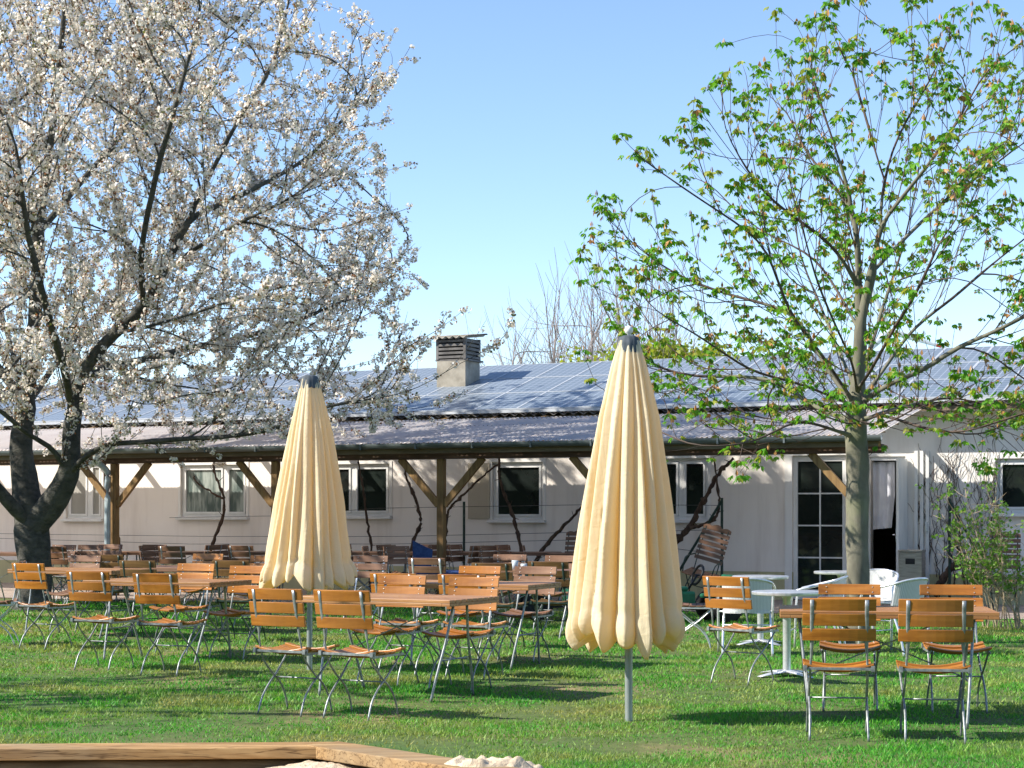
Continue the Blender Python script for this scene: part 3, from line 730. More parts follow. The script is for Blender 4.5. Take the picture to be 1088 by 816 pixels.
place(TR,'g',gx(598,23.2),23.2,80,'green ride-on tractor with black tyres in the shade left of the front parasol','toy tractor','green ride-on tractors')
def steel_bin():
    s=bl(969,.55); O=(s,-.55,.012); r=empty('ashtray_bin',O,'B'); tag(r,'tall stainless steel ashtray bin standing by the open door','bin')
    x,y=s,-.55
    mb=MB(); mb.box(x-.17,x+.17,y-.12,y+.14,.03,.80); mb.build('body',M['steel_bin'],r,bevel=.008)
    mb=MB(); mb.box(x-.15,x+.15,y-.10,y+.12,.0,.03); mb.build('base',M['black'],r)
    mb=MB(); mb.sweep([(x-.07,y-.122,.66),(x+.07,y-.122,.66)],[(.004,.045)]*2,10); mb.build('slot',M['black'],r)
    mb=MB(); mb.box(x-.18,x+.18,y-.135,y+.15,.80,.83); mb.build('lid',M['steel_bin'],r,bevel=.006)
steel_bin()
def blue_chair():
    x,y=gx(452,25.6),25.6; r=empty('canvas_chair',(0,0,0))
    mb=MB(); mb.add([(-.14,-.26,.50),(.10,-.20,.50),(.14,-.24,.84),(-.13,-.34,.98),(-.14,-.235,.50),(.10,-.175,.50),(.14,-.215,.84),(-.13,-.315,.98)],[(0,1,2,3),(7,6,5,4),(0,4,5,1),(1,5,6,2),(2,6,7,3),(3,7,4,0)]); mb.build('backrest',M['blue_canvas'],r)
    mb=MB(); mb.box(-.02,.72,-.22,.25,.50,.545); mb.build('seat',M['blue_canvas'],r,bevel=.015)
    for sx in (.0,.68):
        for a,b in ((-.2,.24),(.24,-.2)): MB().sweep([(sx,a,.50),(sx,b,0)],.010,6).build('leg',M['galv'],r)
    r.location=(x,y,.012); r.rotation_euler=(0,0,-R(6)); tag(r,'blue canvas chair with raised backrest left of the central post','chair')
blue_chair()
# ------------------------------------------------------------------ the long low building
S0,S1=-19.0,9.0
HE=.5; ZE=3.0; DR=-3.2; ZR=4.06; SL=(ZR-ZE)/(HE-DR)
def roofz(d): return ZE+(HE-d)*SL
bld=empty('restaurant_building',(0,0,0),'B'); tag(bld,'long low cream rendered building with solar panels on its corrugated roof','building')
def hole(pa,pb,ya,yb,d=0):
    sa,sb=bl(pa,d),bl(pb,d); s=(sa+sb)/2; Y=b2w(s,d)[1]
    return (sa,sb,CAMH-(yb-HZ)*Y/F,CAMH-(ya-HZ)*Y/F)
WIN=[('w0',*hole(70,108,492,551)),('w1',*hole(192,262,494,549)),('w2',*hole(352,414,493,548)),('w3',*hole(523,577,491,552)),('w4',*hole(694,752,487,552)),('w5',*hole(1058,1108,487,545))]
DOOR1=hole(842,899,484,637); DOOR2=hole(921,962,485,637)
holes=[w[1:] for w in WIN]+[(DOOR1[0],DOOR1[1],.0,DOOR1[3]),(DOOR2[0],DOOR2[1],.0,DOOR2[3])]
SW=bl(925,0)
def wall_panel(name,s0,s1,z0,z1,mat,y=0.0,depth=.16):
    hs=[(max(a,s0),min(b,s1),max(c,z0),min(d,z1)) for a,b,c,d in holes if b>s0 and a<s1 and d>z0 and c<z1]
    xs=sorted({s0,s1,*[h[0] for h in hs],*[h[1] for h in hs]}); zs=sorted({z0,z1,*[h[2] for h in hs],*[h[3] for h in hs]})
    mb=MB()
    for i in range(len(xs)-1):
        for j in range(len(zs)-1):
            cx,cz=(xs[i]+xs[i+1])/2,(zs[j]+zs[j+1])/2
            if any(a<cx<b and c<cz<d for a,b,c,d in hs): continue
            mb.add([(xs[i],y,zs[j]),(xs[i+1],y,zs[j]),(xs[i+1],y,zs[j+1]),(xs[i],y,zs[j+1])],[(0,1,2,3)])
    for a,b,c,d in hs:
        e=depth
        mb.add([(a,y,c),(a,e,c),(a,e,d),(a,y,d)],[(0,1,2,3)]); mb.add([(b,y,c),(b,y,d),(b,e,d),(b,e,c)],[(0,1,2,3)])
        if d<z1: mb.add([(a,y,d),(a,e,d),(b,e,d),(b,y,d)],[(0,1,2,3)])
        if c>z0: mb.add([(a,y,c),(b,y,c),(b,e,c),(a,e,c)],[(0,1,2,3)])
    return mb.build(name,mat,bld)
wall_panel('wall',S0,SW,.45,3.12,M['plaster']); wall_panel('wall',SW,S1,.45,3.12,M['plaster_white'])
wall_panel('plinth',S0,S1,-.02,.45,M['plinth'],y=-.012,depth=.15)
mb=MB()
mb.box(S0,S0+.2,.0,7.0,0,3.1); mb.box(S1-.2,S1,0,7.0,0,3.1); mb.box(S0,S1,6.8,7.0,0,3.1)
mb.build('side_wall',M['plaster'],bld)
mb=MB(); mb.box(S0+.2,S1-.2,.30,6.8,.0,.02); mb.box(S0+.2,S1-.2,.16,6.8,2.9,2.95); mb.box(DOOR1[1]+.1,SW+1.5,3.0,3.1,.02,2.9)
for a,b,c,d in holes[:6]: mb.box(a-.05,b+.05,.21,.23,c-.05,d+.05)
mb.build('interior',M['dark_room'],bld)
# roof
def corrugated(s0,s1,dA,zA,dB,zB,period,amp,mat,name,parent,seg=6,thick=.007):
    n=int((s1-s0)/period*seg); s=np.linspace(s0,s1,n+1); w=amp*np.cos(2*np.pi*s/period)
    rows=[]
    for dz in ((0,-thick) if thick else (0,)):
        for d,z in ((dA,zA),(dB,zB)): rows.append(np.stack([s,np.full(n+1,-d),z+w+dz],1))
    V=np.concatenate(rows); N=n+1; i=np.arange(n)
    Fq=np.concatenate([np.stack([i,i+1,N+i+1,N+i],1),np.stack([2*N+i,3*N+i,3*N+i+1,2*N+i+1],1),np.stack([i,2*N+i,2*N+i+1,i+1],1),np.stack([N+i,N+i+1,3*N+i+1,3*N+i],1)])
    if not thick: V=V[:2*N]; Fq=Fq[:n]
    return npmesh(name,V,Fq,mat,parent=parent,smooth=False)
roof=corrugated(S0-.4,S1+.4,HE,ZE,DR,ZR,.177,.026,M['fibre'],'roof',bld)
OFF[roof.name]=(0,0,0)
rb=corrugated(S0-.4,S1+.4,DR-.01,ZR-.002,-7.4,ZR-(7.4+DR)*SL,.177,.026,M['fibre'],'rear_roof',bld)
mb=MB(); mb.box(S0-.4,S1+.4,-HE+.05,-HE+.075,ZE-.10,ZE-.035); mb.build('fascia',M['fascia_wood'],bld)
mb=MB(); mb.box(S0-.4,S1+.4,-HE+.08,-.005,ZE-.10,ZE-.075); mb.build('soffit',M['plaster_white'],bld)
# panels
PW=.785; rows=3; plen=math.hypot(DR-HE,ZR-ZE)/rows-.004
def panel_mesh():
    mb=MB(); w,h=PW-.006,plen-.012; fr=.015
    mb.mi=0; mb.box(fr,w-fr,fr,h-fr,.0,.034)
    mb.mi=1; mb.box(0,fr,0,h,0,.040); mb.box(w-fr,w,0,h,0,.040); mb.box(fr,w-fr,0,fr,0,.040); mb.box(fr,w-fr,h-fr,h,0,.040)
    return mb.build('solar_panel',[M['cells'],M['alu_frame']],roof)
pm=panel_mesh(); first=True; angs=math.atan(SL)
chs=bl(486,-1.9)
s_start=bl(502,.5)-PW*15
for k in range(32):
    s=s_start+k*PW
    if s<S0 or s>S1: continue
    for j in range(rows):
        o=pm if first else pm.copy()
        if not first: COL.objects.link(o)
        first=False
        q=j*(plen)+.06
        o.parent=roof; o.location=(s,-HE+.02+q*math.cos(angs),ZE+.045+.02*SL+q*math.sin(angs)); o.rotation_euler=(angs,0,0)
mb=MB(); mb.box(S0,S1,-HE+.0,-HE+.055,ZE+.030,ZE+.075); mb.build('panel_rail',M['alu_frame'],roof)
# chimney
def chimney():
    d=-1.75; s=bl(487,d); z0=roofz(d); w=.29
    mb=MB(); mb.box(s-w,s+w,-d-w,-d+w,z0-.25,4.14); c=mb.build('chimney',M['chimney'],roof)
    mb=MB(); z=4.14
    mb.box(s-w+.03,s+w-.03,-d-w+.03,-d+w-.03,z,z+.38); mb.build('flue',M['black'],c)
    mb=MB()
    for k in range(5):
        zz=z+.02+k*.072; mb.box(s-w-.005,s+w+.005,-d-w-.012,-d-w+.012,zz,zz+.042); mb.box(s+w-.012,s+w+.012,-d-w-.005,-d+w+.005,zz,zz+.042)
    mb.box(s-w-.01,s-w+.04,-d-w-.014,-d-w+.03,z,z+.385); mb.box(s+w-.035,s+w+.014,-d-w-.014,-d-w+.03,z,z+.385); mb.box(s+w-.03,s+w+.014,-d+w-.04,-d+w+.01,z,z+.385)
    mb.box(s-w-.03,s+w+.05,-d-w-.0,-d+w+.05,z-.03,z-.0)
    mb.build('louvre',M['slat_grey'],c)
    cap=corrugated(s-w-.13,s+w+.10,-(-d-w-.1),z+.40,-(-d+w+.12),z+.49,.14,.022,M['chimney'],'chimney_cap',c,seg=8,thick=.02)
chimney()
# windows
def window(nm,a,b,c,d,kind):
    t=.055
    mb=MB(); y0,y1=.05,.12
    fr=[(a,a+t,c,d),(b-t,b,c,d),(a+t,b-t,c,c+t),(a+t,b-t,d-t,d)]
    mull=[]
    panes=[]
    if kind=='two_l': mx=a+(b-a)*.66; mull=[mx]
    elif kind=='two_s': mx=a+(b-a)*.36; mull=[mx]
    elif kind=='two': mx=a+(b-a)*.5; mull=[mx]
    elif kind=='third': mx=a+(b-a)*.62; mull=[mx]
    for x in mull: fr.append((x-.05,x+.05,c+t,d-t))
    for q in fr: mb.box(q[0],q[1],y0,y1,q[2],q[3])
    w=mb.build('window_frame',M['pvc'],bld,bevel=.004)
    edges=[a+t]+[e for x in mull for e in (x-.05,x+.05)]+[b-t]
    for i in range(0,len(edges),2):
        x0,x1=edges[i],edges[i+1]
        mb=MB(); sw=.035
        mb.box(x0,x0+sw,y0-.015,y1-.02,c+t,d-t); mb.box(x1-sw,x1,y0-.015,y1-.02,c+t,d-t); mb.box(x0+sw,x1-sw,y0-.015,y1-.02,c+t,c+t+sw); mb.box(x0+sw,x1-sw,y0-.015,y1-.02,d-t-sw,d-t)
        mb.build('sash',M['pvc'],w)
        g=M['glass']
        if nm=='w0' or nm=='w4x': g=M['glass_grey']
        if nm=='w1': g=M['glass_pale']
        MB().box(x0+sw,x1-sw,y0+.015,y0+.022,c+t+sw,d-t-sw).build('pane',g,w)
    MB().box(a-.06,b+.06,-.09,.05,c-.055,c-.005).build('sill',M['pvc'],w,bevel=.004)
    mb=MB(); r_=.05
    mb.box(a-r_,a-.001,-.012,.02,c-.0,d+r_); mb.box(b+.001,b+r_,-.012,.02,c-.0,d+r_); mb.box(a,b,-.012,.02,d+.001,d+r_); mb.build('surround',M['plaster_white'],w)
for (nm,a,b,c,d),k in zip(WIN,('third','two_l','two_s','one','two','one')): window(nm,a,b,c,d,k)
# beige shutter left of the dark window
q=hole(498,521,492,551); mb=MB(); mb.box(q[0],q[1],-.035,-.004,q[2],q[3]); mb.build('shutter',M['panel_beige'],bld,bevel=.004)
# glazed door
a,b,_,d=DOOR1; c=.02
mb=MB(); t=.07
for qd in ((a,a+t,c,d),(b-t,b,c,d),(a+t,b-t,d-t-.02,d),(a+t,b-t,c,c+.16)): mb.box(qd[0],qd[1],.04,.11,qd[2],qd[3])
gd=mb.build('glazed_door',M['pvc'],bld,bevel=.004)
mb=MB(); mx=(a+b)/2; mb.box(mx-.011,mx+.011,.048,.09,c+.16,d-t-.02)
z0_,z1_=c+.16,d-t-.02; nr=4
for k in range(1,nr): z=z0_+(z1_-z0_)*k/nr; mb.box(a+t,b-t,.049,.091,z-.011,z+.011)
mb.build('glazing_bar',M['pvc'],gd)
MB().box(a+t,b-t,.066,.074,z0_,z1_).build('pane',M['glass'],gd)
mb=MB(); mb.box(a-.12,a-.003,-.02,.03,0.02,d+.10); mb.box(b+.003,b+.10,-.02,.03,0.02,d+.10); mb.box(a-.003,b+.003,-.02,.03,d+.003,d+.10); mb.build('surround',M['plaster_white'],gd)
# open door: frame, leaf swung inwards, curtain, shutter guide
a,b,_,d=DOOR2
mb=MB(); mb.box(a,a+.05,.03,.10,.02,d); mb.box(b-.05,b,.03,.10,.02,d); mb.box(a+.05,b-.05,.03,.10,d-.06,d); df=mb.build('door_frame',M['pvc'],bld)
mb=MB(); mb.box(b-.055,b-.018,-.72,.03,.04,d-.08); 
leaf=MB().box(b+.00,b+.04,-.60,-.02,.04,d-.05).build('door_leaf',M['pvc'],bld,bevel=.004)
mb=MB(); mb.sweep([(b-.03,-.54,1.05),(b-.06,-.54,1.05),(b-.06,-.44,1.05)],.010,6); mb.box(b-.012,b+.0,-.57,-.51,.95,1.15); mb.build('handle',M['alu'],leaf)
mb=MB(); mb.box(a-.04,a+.0,-.02,.03,.02,d+.05); mb.build('jamb',M['fascia_wood'],bld)
# hanging cloth
n=18; vs=[];fs=[]; 
for i in range(n+1):
    f=i/n; x=a+.05+f*.34
    for z in (d-.08,d-.6,d-1.12+.03*f): 
        vs.append((x-(.05*f if z<d-1 else 0),.16+.02*math.sin(f*14),z))
for i in range(n):
    for j in range(2): q=i*3+j; fs.append((q,q+1,q+4,q+3))
MB().add(vs,fs).build('door_curtain',M['curtain'],bld,smooth=True)
g0=bl(966,0)+.09
mb=MB()
for k in range(3): mb.box(g0+k*.085,g0+k*.085+.05,-.05,-.002,.02,2.32)
mb.build('shutter_guide',M['pvc'],bld)
mb=MB(); mb.box(g0+.17,g0+.20,-.09,-.05,1.1,1.24); mb.build('bolt',M['alu'],bld)
# ------------------------------------------------------------------ pergola
pg=empty('pergola',(0,0,0),'B'); tag(pg,'wooden lean-to roof of corrugated translucent sheets on braced posts along the building','pergola')
PE=3.5; PZ=2.415; PT=.79; PTZ=2.925; P1=bl(934,3.5); P0=S0
psl=(PTZ-PZ)/(PE-PT)
corrugated(P0,P1,PE,PZ+.02,PT,PTZ,.076,.011,M['sheet'],'roof_sheet',pg,seg=5,thick=0)
# gutter: half round
mb=MB(); prof=[]; n=8
for k in range(n+1):
    a_=math.pi*k/n; prof.append((-PE-.065-.06*math.cos(a_),PZ+.0-.075*math.sin(a_)))
prof+= [(y_*1.0+(.004 if i_<5 else -.004),z_+.004) for i_,(y_,z_) in list(enumerate(prof))[::-1]]
vs=[(P0,y_,z_) for y_,z_ in prof]+[(P1+.05,y_,z_) for y_,z_ in prof]; m_=len(prof)
mb.add(vs,[(i,(i+1)%m_,m_+(i+1)%m_,m_+i) for i in range(m_)]+[tuple(range(m_-1,-1,-1)),tuple(range(m_,2*m_))])
mb.build('gutter',M['gutter'],pg)
mb=MB(); x=P0
while x<P1: mb.box(x,x+.025,-PE-.132,-PE-.005,PZ-.082,PZ+.006); x+=.95
mb.build('gutter_bracket',M['gutter'],pg)
PD=3.28
MB().box(P0,P1,-PD-.075,-PD+.075,2.19,2.31).build('beam',M['beam_wood'],pg,bevel=.004)
MB().box(P0,P1+.02,-PE+.005,-PE+.03,2.27,2.385).build('fascia',M['fascia_wood'],pg)
for px in (-70,122,293,469,655,915):
    s=bl(px,PD)
    p=MB().box(s-.055,s+.055,-PD-.055,-PD+.055,.012,2.188).build('post',M['post_wood'],pg,bevel=.006)
    for sg in (-1,1):
        if px==915 and sg==1: continue
        MB().bar((s+sg*.05,-PD,1.50),(s+sg*.70,-PD,2.20),.10,.07,up=(0,1,0)).build('brace',M['post_wood'],pg)
x=P0+.3; 
while x<P1+.05:
    MB().bar((x,-PE+.04,PZ-.055),(x,-.02,PZ-.055+(PE-.04-.02)*psl),.07,.10).build('rafter',M['post_wood'],pg); x+=.92
mb=MB()
for k in range(4): d_=PE-.35-k*.75; mb.box(P0,P1,-d_-.02,-d_+.02,PZ+(PE-d_)*psl-.013,PZ+(PE-d_)*psl+.006)
mb.build('batten',M['fascia_wood'],pg)
# downpipe at the left post
s=bl(115,PD+.12)
mb=MB(); mb.sweep(curve([(s-.12,-PE-.06,2.35),(s-.12,-PE-.04,2.22),(s,-PD-.14,2.05),(s,-PD-.14,1.8),(s,-PD-.14,.9),(s,-PD-.14,.02)]),.05,12).build('downpipe',M['downpipe'],pg,smooth=True)
# ------------------------------------------------------------------ trellis poles, wires, vines
def trellis(px,pt,label,strut=None,d=.55):
    a=blp(px,pt,d); O=(a[0],a[1],0); r=empty('trellis_pole',O,'B'); tag(r,label,'pole','green trellis poles')
    MB().sweep([(a[0],a[1],0),(a[0],a[1],a[2])],.022,8).build('pole',M['green_steel'],r)
    if strut:
        b=blp(strut[0],strut[1],d); MB().sweep([(a[0],a[1]+.0,a[2]-.04),(b[0],b[1],max(b[2],0.02))],.022,8).build('strut',M['green_steel'],r)
trellis(493,533,'thin green trellis pole between the central post and the beige shutter')
trellis(767,529,'green trellis pole with slanting strut right of the front parasol',(722,606))
trellis(1009,530,'green trellis pole with slanting strut by the bare creepers',(1062,628))
mb=MB()
for pts in ([(0,567),(225,570),(420,570),(640,565),(765,563)],[(0,572),(200,578),(420,578),(640,573),(765,589)],[(180,550),(300,548),(400,540),(640,536),(765,537)]):
    mb.sweep([blp(px,py,.16) for px,py in pts],.0045,5)
tag(mb.build('vine_wire',M['wire'],off=(0,0,0),frame='B'),'thin horizontal wires stretched along the cream wall for the vines','wires')
def vine(lists,label,d=.5,r0=.035):
    pts0=lists[0]; o0=blp(*pts0[0][:2],d); O=(o0[0],o0[1],0)
    mb=MB()
    for li,pts in enumerate(lists):
        P=[blp(px,py,d+(.03*li)) for px,py in pts]
        C_=curve(P,6); n=len(C_); rr=[]
        C2=[]
        for i,p in enumerate(C_):
            k=.012; C2.append(Vector((p.x+random.uniform(-k,k),p.y+random.uniform(-k,k),p.z+random.uniform(-k,k))))
            rr.append((r0*(1-.55*i/n)*(.55 if li else 1))*random.uniform(.8,1.3)*(1.5 if random.random()<.08 else 1))
        mb.sweep(C2,rr,7)
        for i in range(3,n-1,4):
            if random.random()<.6:
                q=C2[i]; e=q+Vector((random.uniform(-.1,.1),random.uniform(-.05,.05),random.uniform(-.02,.1))); mb.sweep([q,e],[.008,.004],4)
    tag(mb.build('grapevine',M['vine'],off=O,frame='B',smooth=True),label,'vine','bare grapevines trained up the pergola')
vine([[(135,640),(128,590),(124,565),(117,548),(118,530),(112,515),(112,480)]],'bare grapevine stem behind the left post and downpipe')
vine([[(221,640),(222,600),(226,578),(236,552),(238,532),(233,515),(227,498),(230,478)],[(237,530),(225,523),(212,515),(205,505)]],'curved bare grapevine stem in front of the tilted window')
vine([[(392,640),(394,585),(391,560),(387,530),(384,508),(380,486)]],'straight bare grapevine stem in front of the window by the rear parasol',r0=.028)
vine([[(436,640),(437,584),(446,560),(445,542),(437,520),(431,503),(429,484)]],'S-shaped bare grapevine stem left of the central post')
vine([[(462,640),(470,600),(474,565),(477,541),(488,530),(503,515),(520,500),(532,492)]],'forked bare grapevine climbing past the central post to the dark window',r0=.03)
vine([[(556,640),(553,581),(548,560),(543,542),(534,520),(530,500),(532,480)]],'bare grapevine stem crossing the dark window')
vine([[(563,620),(570,596),(582,578),(597,561),(612,546),(624,531),(640,500)]],'slanting bare grapevine between the dark window and the front parasol')
vine([[(700,600),(719,574),(733,560),(742,542),(752,525),(760,508),(770,496),(779,487)],[(733,561),(748,557),(760,550),(764,535),(762,515),(758,487)]],'thick forked grapevine leaning right of the front parasol',r0=.05)
vine([[(992,632),(999,620),(1010,604),(1024,602),(1036,598),(1046,585)],[(1010,604),(1022,590),(1040,585)]],'low crooked bare vine trunk at the right wall',r0=.06)
# creepers on the right wall
def creeper():
    rs=random.Random(5); mb=MB()
    for k in range(34):
        px=rs.choice([985,995,1004,1012,1018,1030,1040,1046,1052])+rs.uniform(-9,9); py=rs.uniform(600,636)
        dx=rs.uniform(-.9,.5); pts=[]; rad=rs.uniform(.004,.009)
        while py>rs.uniform(445,500):
            pts.append(blp(px,py,.022+rs.uniform(0,.02))); py-=rs.uniform(5,10); px+=rs.uniform(-3.2,3.2)+dx*.8
            if rs.random()<.22 and len(pts)>2:
                q=[]; x2,y2=px,py; sg=rs.choice((-1,1))
                for _ in range(rs.randint(3,8)): q.append(blp(x2,y2,.02)); x2+=sg*rs.uniform(0,4); y2-=rs.uniform(1,6)
                if len(q)>1: mb.sweep(q,.003,4)
        if len(pts)>2: mb.sweep(pts,[rad*(1-.6*i/len(pts)) for i in range(len(pts))],5)
    O=(bl(1010,0),-.02,0)
    tag(mb.build('wall_creeper',M['vine'],off=O,frame='B'),'tangle of bare brown creeper stems on the white wall at the right','climbing plant')
creeper()
# ------------------------------------------------------------------ trees
def grow(nodes,par,att,step,di,dk,iters,up=0.0,maxn=30000,rs=None,fwd=.35):
    """space colonisation from an existing skeleton; returns lists"""
    N=np.array(nodes); P=list(par)
    best=np.full(len(att),1e9); bi=np.zeros(len(att),int)
    def upd(idx0):
        nonlocal best,bi
        for s in range(0,len(att),2000):
            A=att[s:s+2000]; D=np.linalg.norm(A[:,None]-N[None,idx0:],axis=2); j=D.argmin(1); dd=D[np.arange(len(A)),j]
            m_=dd<best[s:s+2000]; best[s:s+2000][m_]=dd[m_]; bi[s:s+2000][m_]=j[m_]+idx0
    upd(0); cnt=np.zeros(len(N),int)
    for it in range(iters):
        alive=best>dk; att=att[alive]; best=best[alive]; bi=bi[alive]
        if len(att)==0: break
        act=best<di
        if not act.any(): break
        ids=np.unique(bi[act]); new=[];np_=[]
        for i in ids:
            if cnt[i]>=3: continue
            v=att[act&(bi==i)]-N[i]; v/=np.linalg.norm(v,axis=1)[:,None]; d=v.mean(0); 
            if P[i]>=0:
                pd=N[i]-N[P[i]]; pd/=np.linalg.norm(pd)+1e-9; d=d+fwd*pd
            d[2]+=up; d+=rs.normal(0,.12,3)
            l=np.linalg.norm(d)
            if l<1e-3: continue
            new.append(N[i]+d/l*step); np_.append(i); cnt[i]+=1
        if not new: break
        k=len(N); N=np.concatenate([N,np.array(new)]); P+=np_; cnt=np.concatenate([cnt,np.zeros(len(new),int)])
        upd(k)
        if len(N)>maxn: break
    return N,P
def sprout(N,P,first,prob,length,ang,up,step,inside,rs,zmin=-1e9,wob=.10,upaz=.0,start=0):
    N=[np.array(p) for p in N]; P=list(P); n0=len(N); par=np.array(P)
    for i in range(first,n0):
        if P[i]<0 or N[i][2]<zmin or rs.random()>prob: continue
        t=N[i]-N[P[i]]; l=np.linalg.norm(t)
        if l<1e-6: continue
        t/=l; a=rs.uniform(*ang); pv=np.cross(t,rs.normal(size=3)); pv/=np.linalg.norm(pv)+1e-9
        pv=pv+np.array([0,0,upaz]); pv/=np.linalg.norm(pv)
        d=math.cos(a)*t+math.sin(a)*pv; L=rs.uniform(*length); last=i; p=N[i]; k=0
        while k*step<L:
            d=d+np.array([0,0,up])+rs.normal(0,wob,3); d/=np.linalg.norm(d); p=p+d*step
            if not inside(p): break
            N.append(p); P.append(last); last=len(N)-1; k+=1
    return N,P
def limbs_to_nodes(trunk,limbs,step,attach=True):
    N=[];P=[]
    def addline(pts,first_par):
        pts=[Vector(p) for p in pts]; C_=curve(pts,8); last=first_par
        acc=0; prev=C_[0]
        if last is None: N.append(tuple(C_[0])); P.append(-1); last=0
        for q in C_[1:]:
            base=Vector(N[last]); 
            while (q-base).length>=step:
                base=base+(q-base).normalized()*step; N.append(tuple(base)); P.append(last); last=len(N)-1
    addline(trunk,None)
    for l in limbs:
        A=np.array(N); j=int(np.linalg.norm(A-np.array(l[0]),axis=1).argmin()); addline([N[j]]+list(l[1:]),j)
    return N,P
def skeleton(N,P,r0,rroot,gnarl=0.0,rs=None,smooth=2):
    n=len(N); ch=[[] for _ in range(n)]
    for i,p in enumerate(P):
        if p>=0: ch[p].append(i)
    order=list(range(n)); tips=np.zeros(n)
    sub=np.ones(n)
    for i in range(n-1,-1,-1):      # children always come later
        if not ch[i]: tips[i]=1
        else: tips[i]=tips[ch[i]].sum()
    e=math.log(tips[0])/math.log(rroot/r0); r=r0*tips**(1/e)
    # slight taper within un-branched runs handled by length
    N=N.copy()
    for _ in range(smooth):
        M2=N.copy()
        for i in range(1,n):
            if ch[i]:
                c=max(ch[i],key=lambda k:tips[k]); M2[i]=.5*N[i]+.25*(N[P[i]]+N[c])
        N=M2
    chains=[]
    stack=[(0,None)]
    while stack:
        i,pr=stack.pop(); c=[pr] if pr is not None else []; c.append(i)
        while ch[i]:
            k=max(ch[i],key=lambda q:tips[q])
            for q in ch[i]:
                if q!=k: stack.append((q,i))
            i=k; c.append(i)
        chains.append(c)
    return N,r,ch,chains,tips
def tree_mesh(name,N,r,chains,mat,parent,flare=0,minr=0.0,knob=None):
    Vs=[];MI=[];F4=[];base=0
    for c in chains:
        if len(c)<2: continue
        pts=N[c]; rad=r[c].copy()
        if r[c[0]]>r[c[1]]*1.3: rad[0]=r[c[1]]*1.15
        rad[-1]*=.5
        rm=rad.max(); k=14 if rm>.08 else (8 if rm>.03 else (5 if rm>.010 else 3))
        T=np.gradient(pts,axis=0); T/=np.linalg.norm(T,axis=1)[:,None]+1e-9
        u=np.cross(T[0],[.3,.7,.2]); u/=np.linalg.norm(u)+1e-9
        ring=np.zeros((len(c),k,3)); a=np.arange(k)/k*2*np.pi
        for i in range(len(c)):
            u=u-T[i]*np.dot(u,T[i]); u/=np.linalg.norm(u)+1e-9; w=np.cross(T[i],u)
            rr=rad[i]*np.ones(k)
            if rm>.03: rr=rr*(1+.07*np.sin(a*3+i*.9)+.05*np.sin(a*5-i*1.7))
            if flare and c[0]==0 and i<6: rr=rr*(1+flare*math.exp(-i*.8)*(1+.3*np.sin(a*4)))
            ring[i]=pts[i]+np.cos(a)[:,None]*u*rr[:,None]+np.sin(a)[:,None]*w*rr[:,None]
        Vs.append(ring.reshape(-1,3)); n=len(c)
        I=np.arange(n*k).reshape(n,k)+base; J=np.roll(I,-1,1)
        F4.append(np.stack([I[:-1],J[:-1],J[1:],I[1:]],-1).reshape(-1,4)); base+=n*k; MI.append(np.repeat((rad[:-1]<.017).astype(int),k))
    return npmesh(name,np.concatenate(Vs),np.concatenate(F4),mat,mi=(np.concatenate(MI) if isinstance(mat,list) else None),parent=parent,smooth=True)
def rand_unit(n,rs):
    v=rs.normal(size=(n,3)); return v/np.linalg.norm(v,axis=1)[:,None]
def polys(C,nrm,rad,k,rs,cup=0.0):
    """k-gons centred at C with normals nrm and radii rad"""
    n=len(C); h=rand_unit(n,rs); u=np.cross(nrm,h); u/=np.linalg.norm(u,axis=1)[:,None]+1e-9; w=np.cross(nrm,u)
    a=np.arange(k)/k*2*np.pi; V=C[:,None]+rad[:,None,None]*(np.cos(a)[None,:,None]*u[:,None]+np.sin(a)[None,:,None]*w[:,None])
    return V.reshape(-1,3)
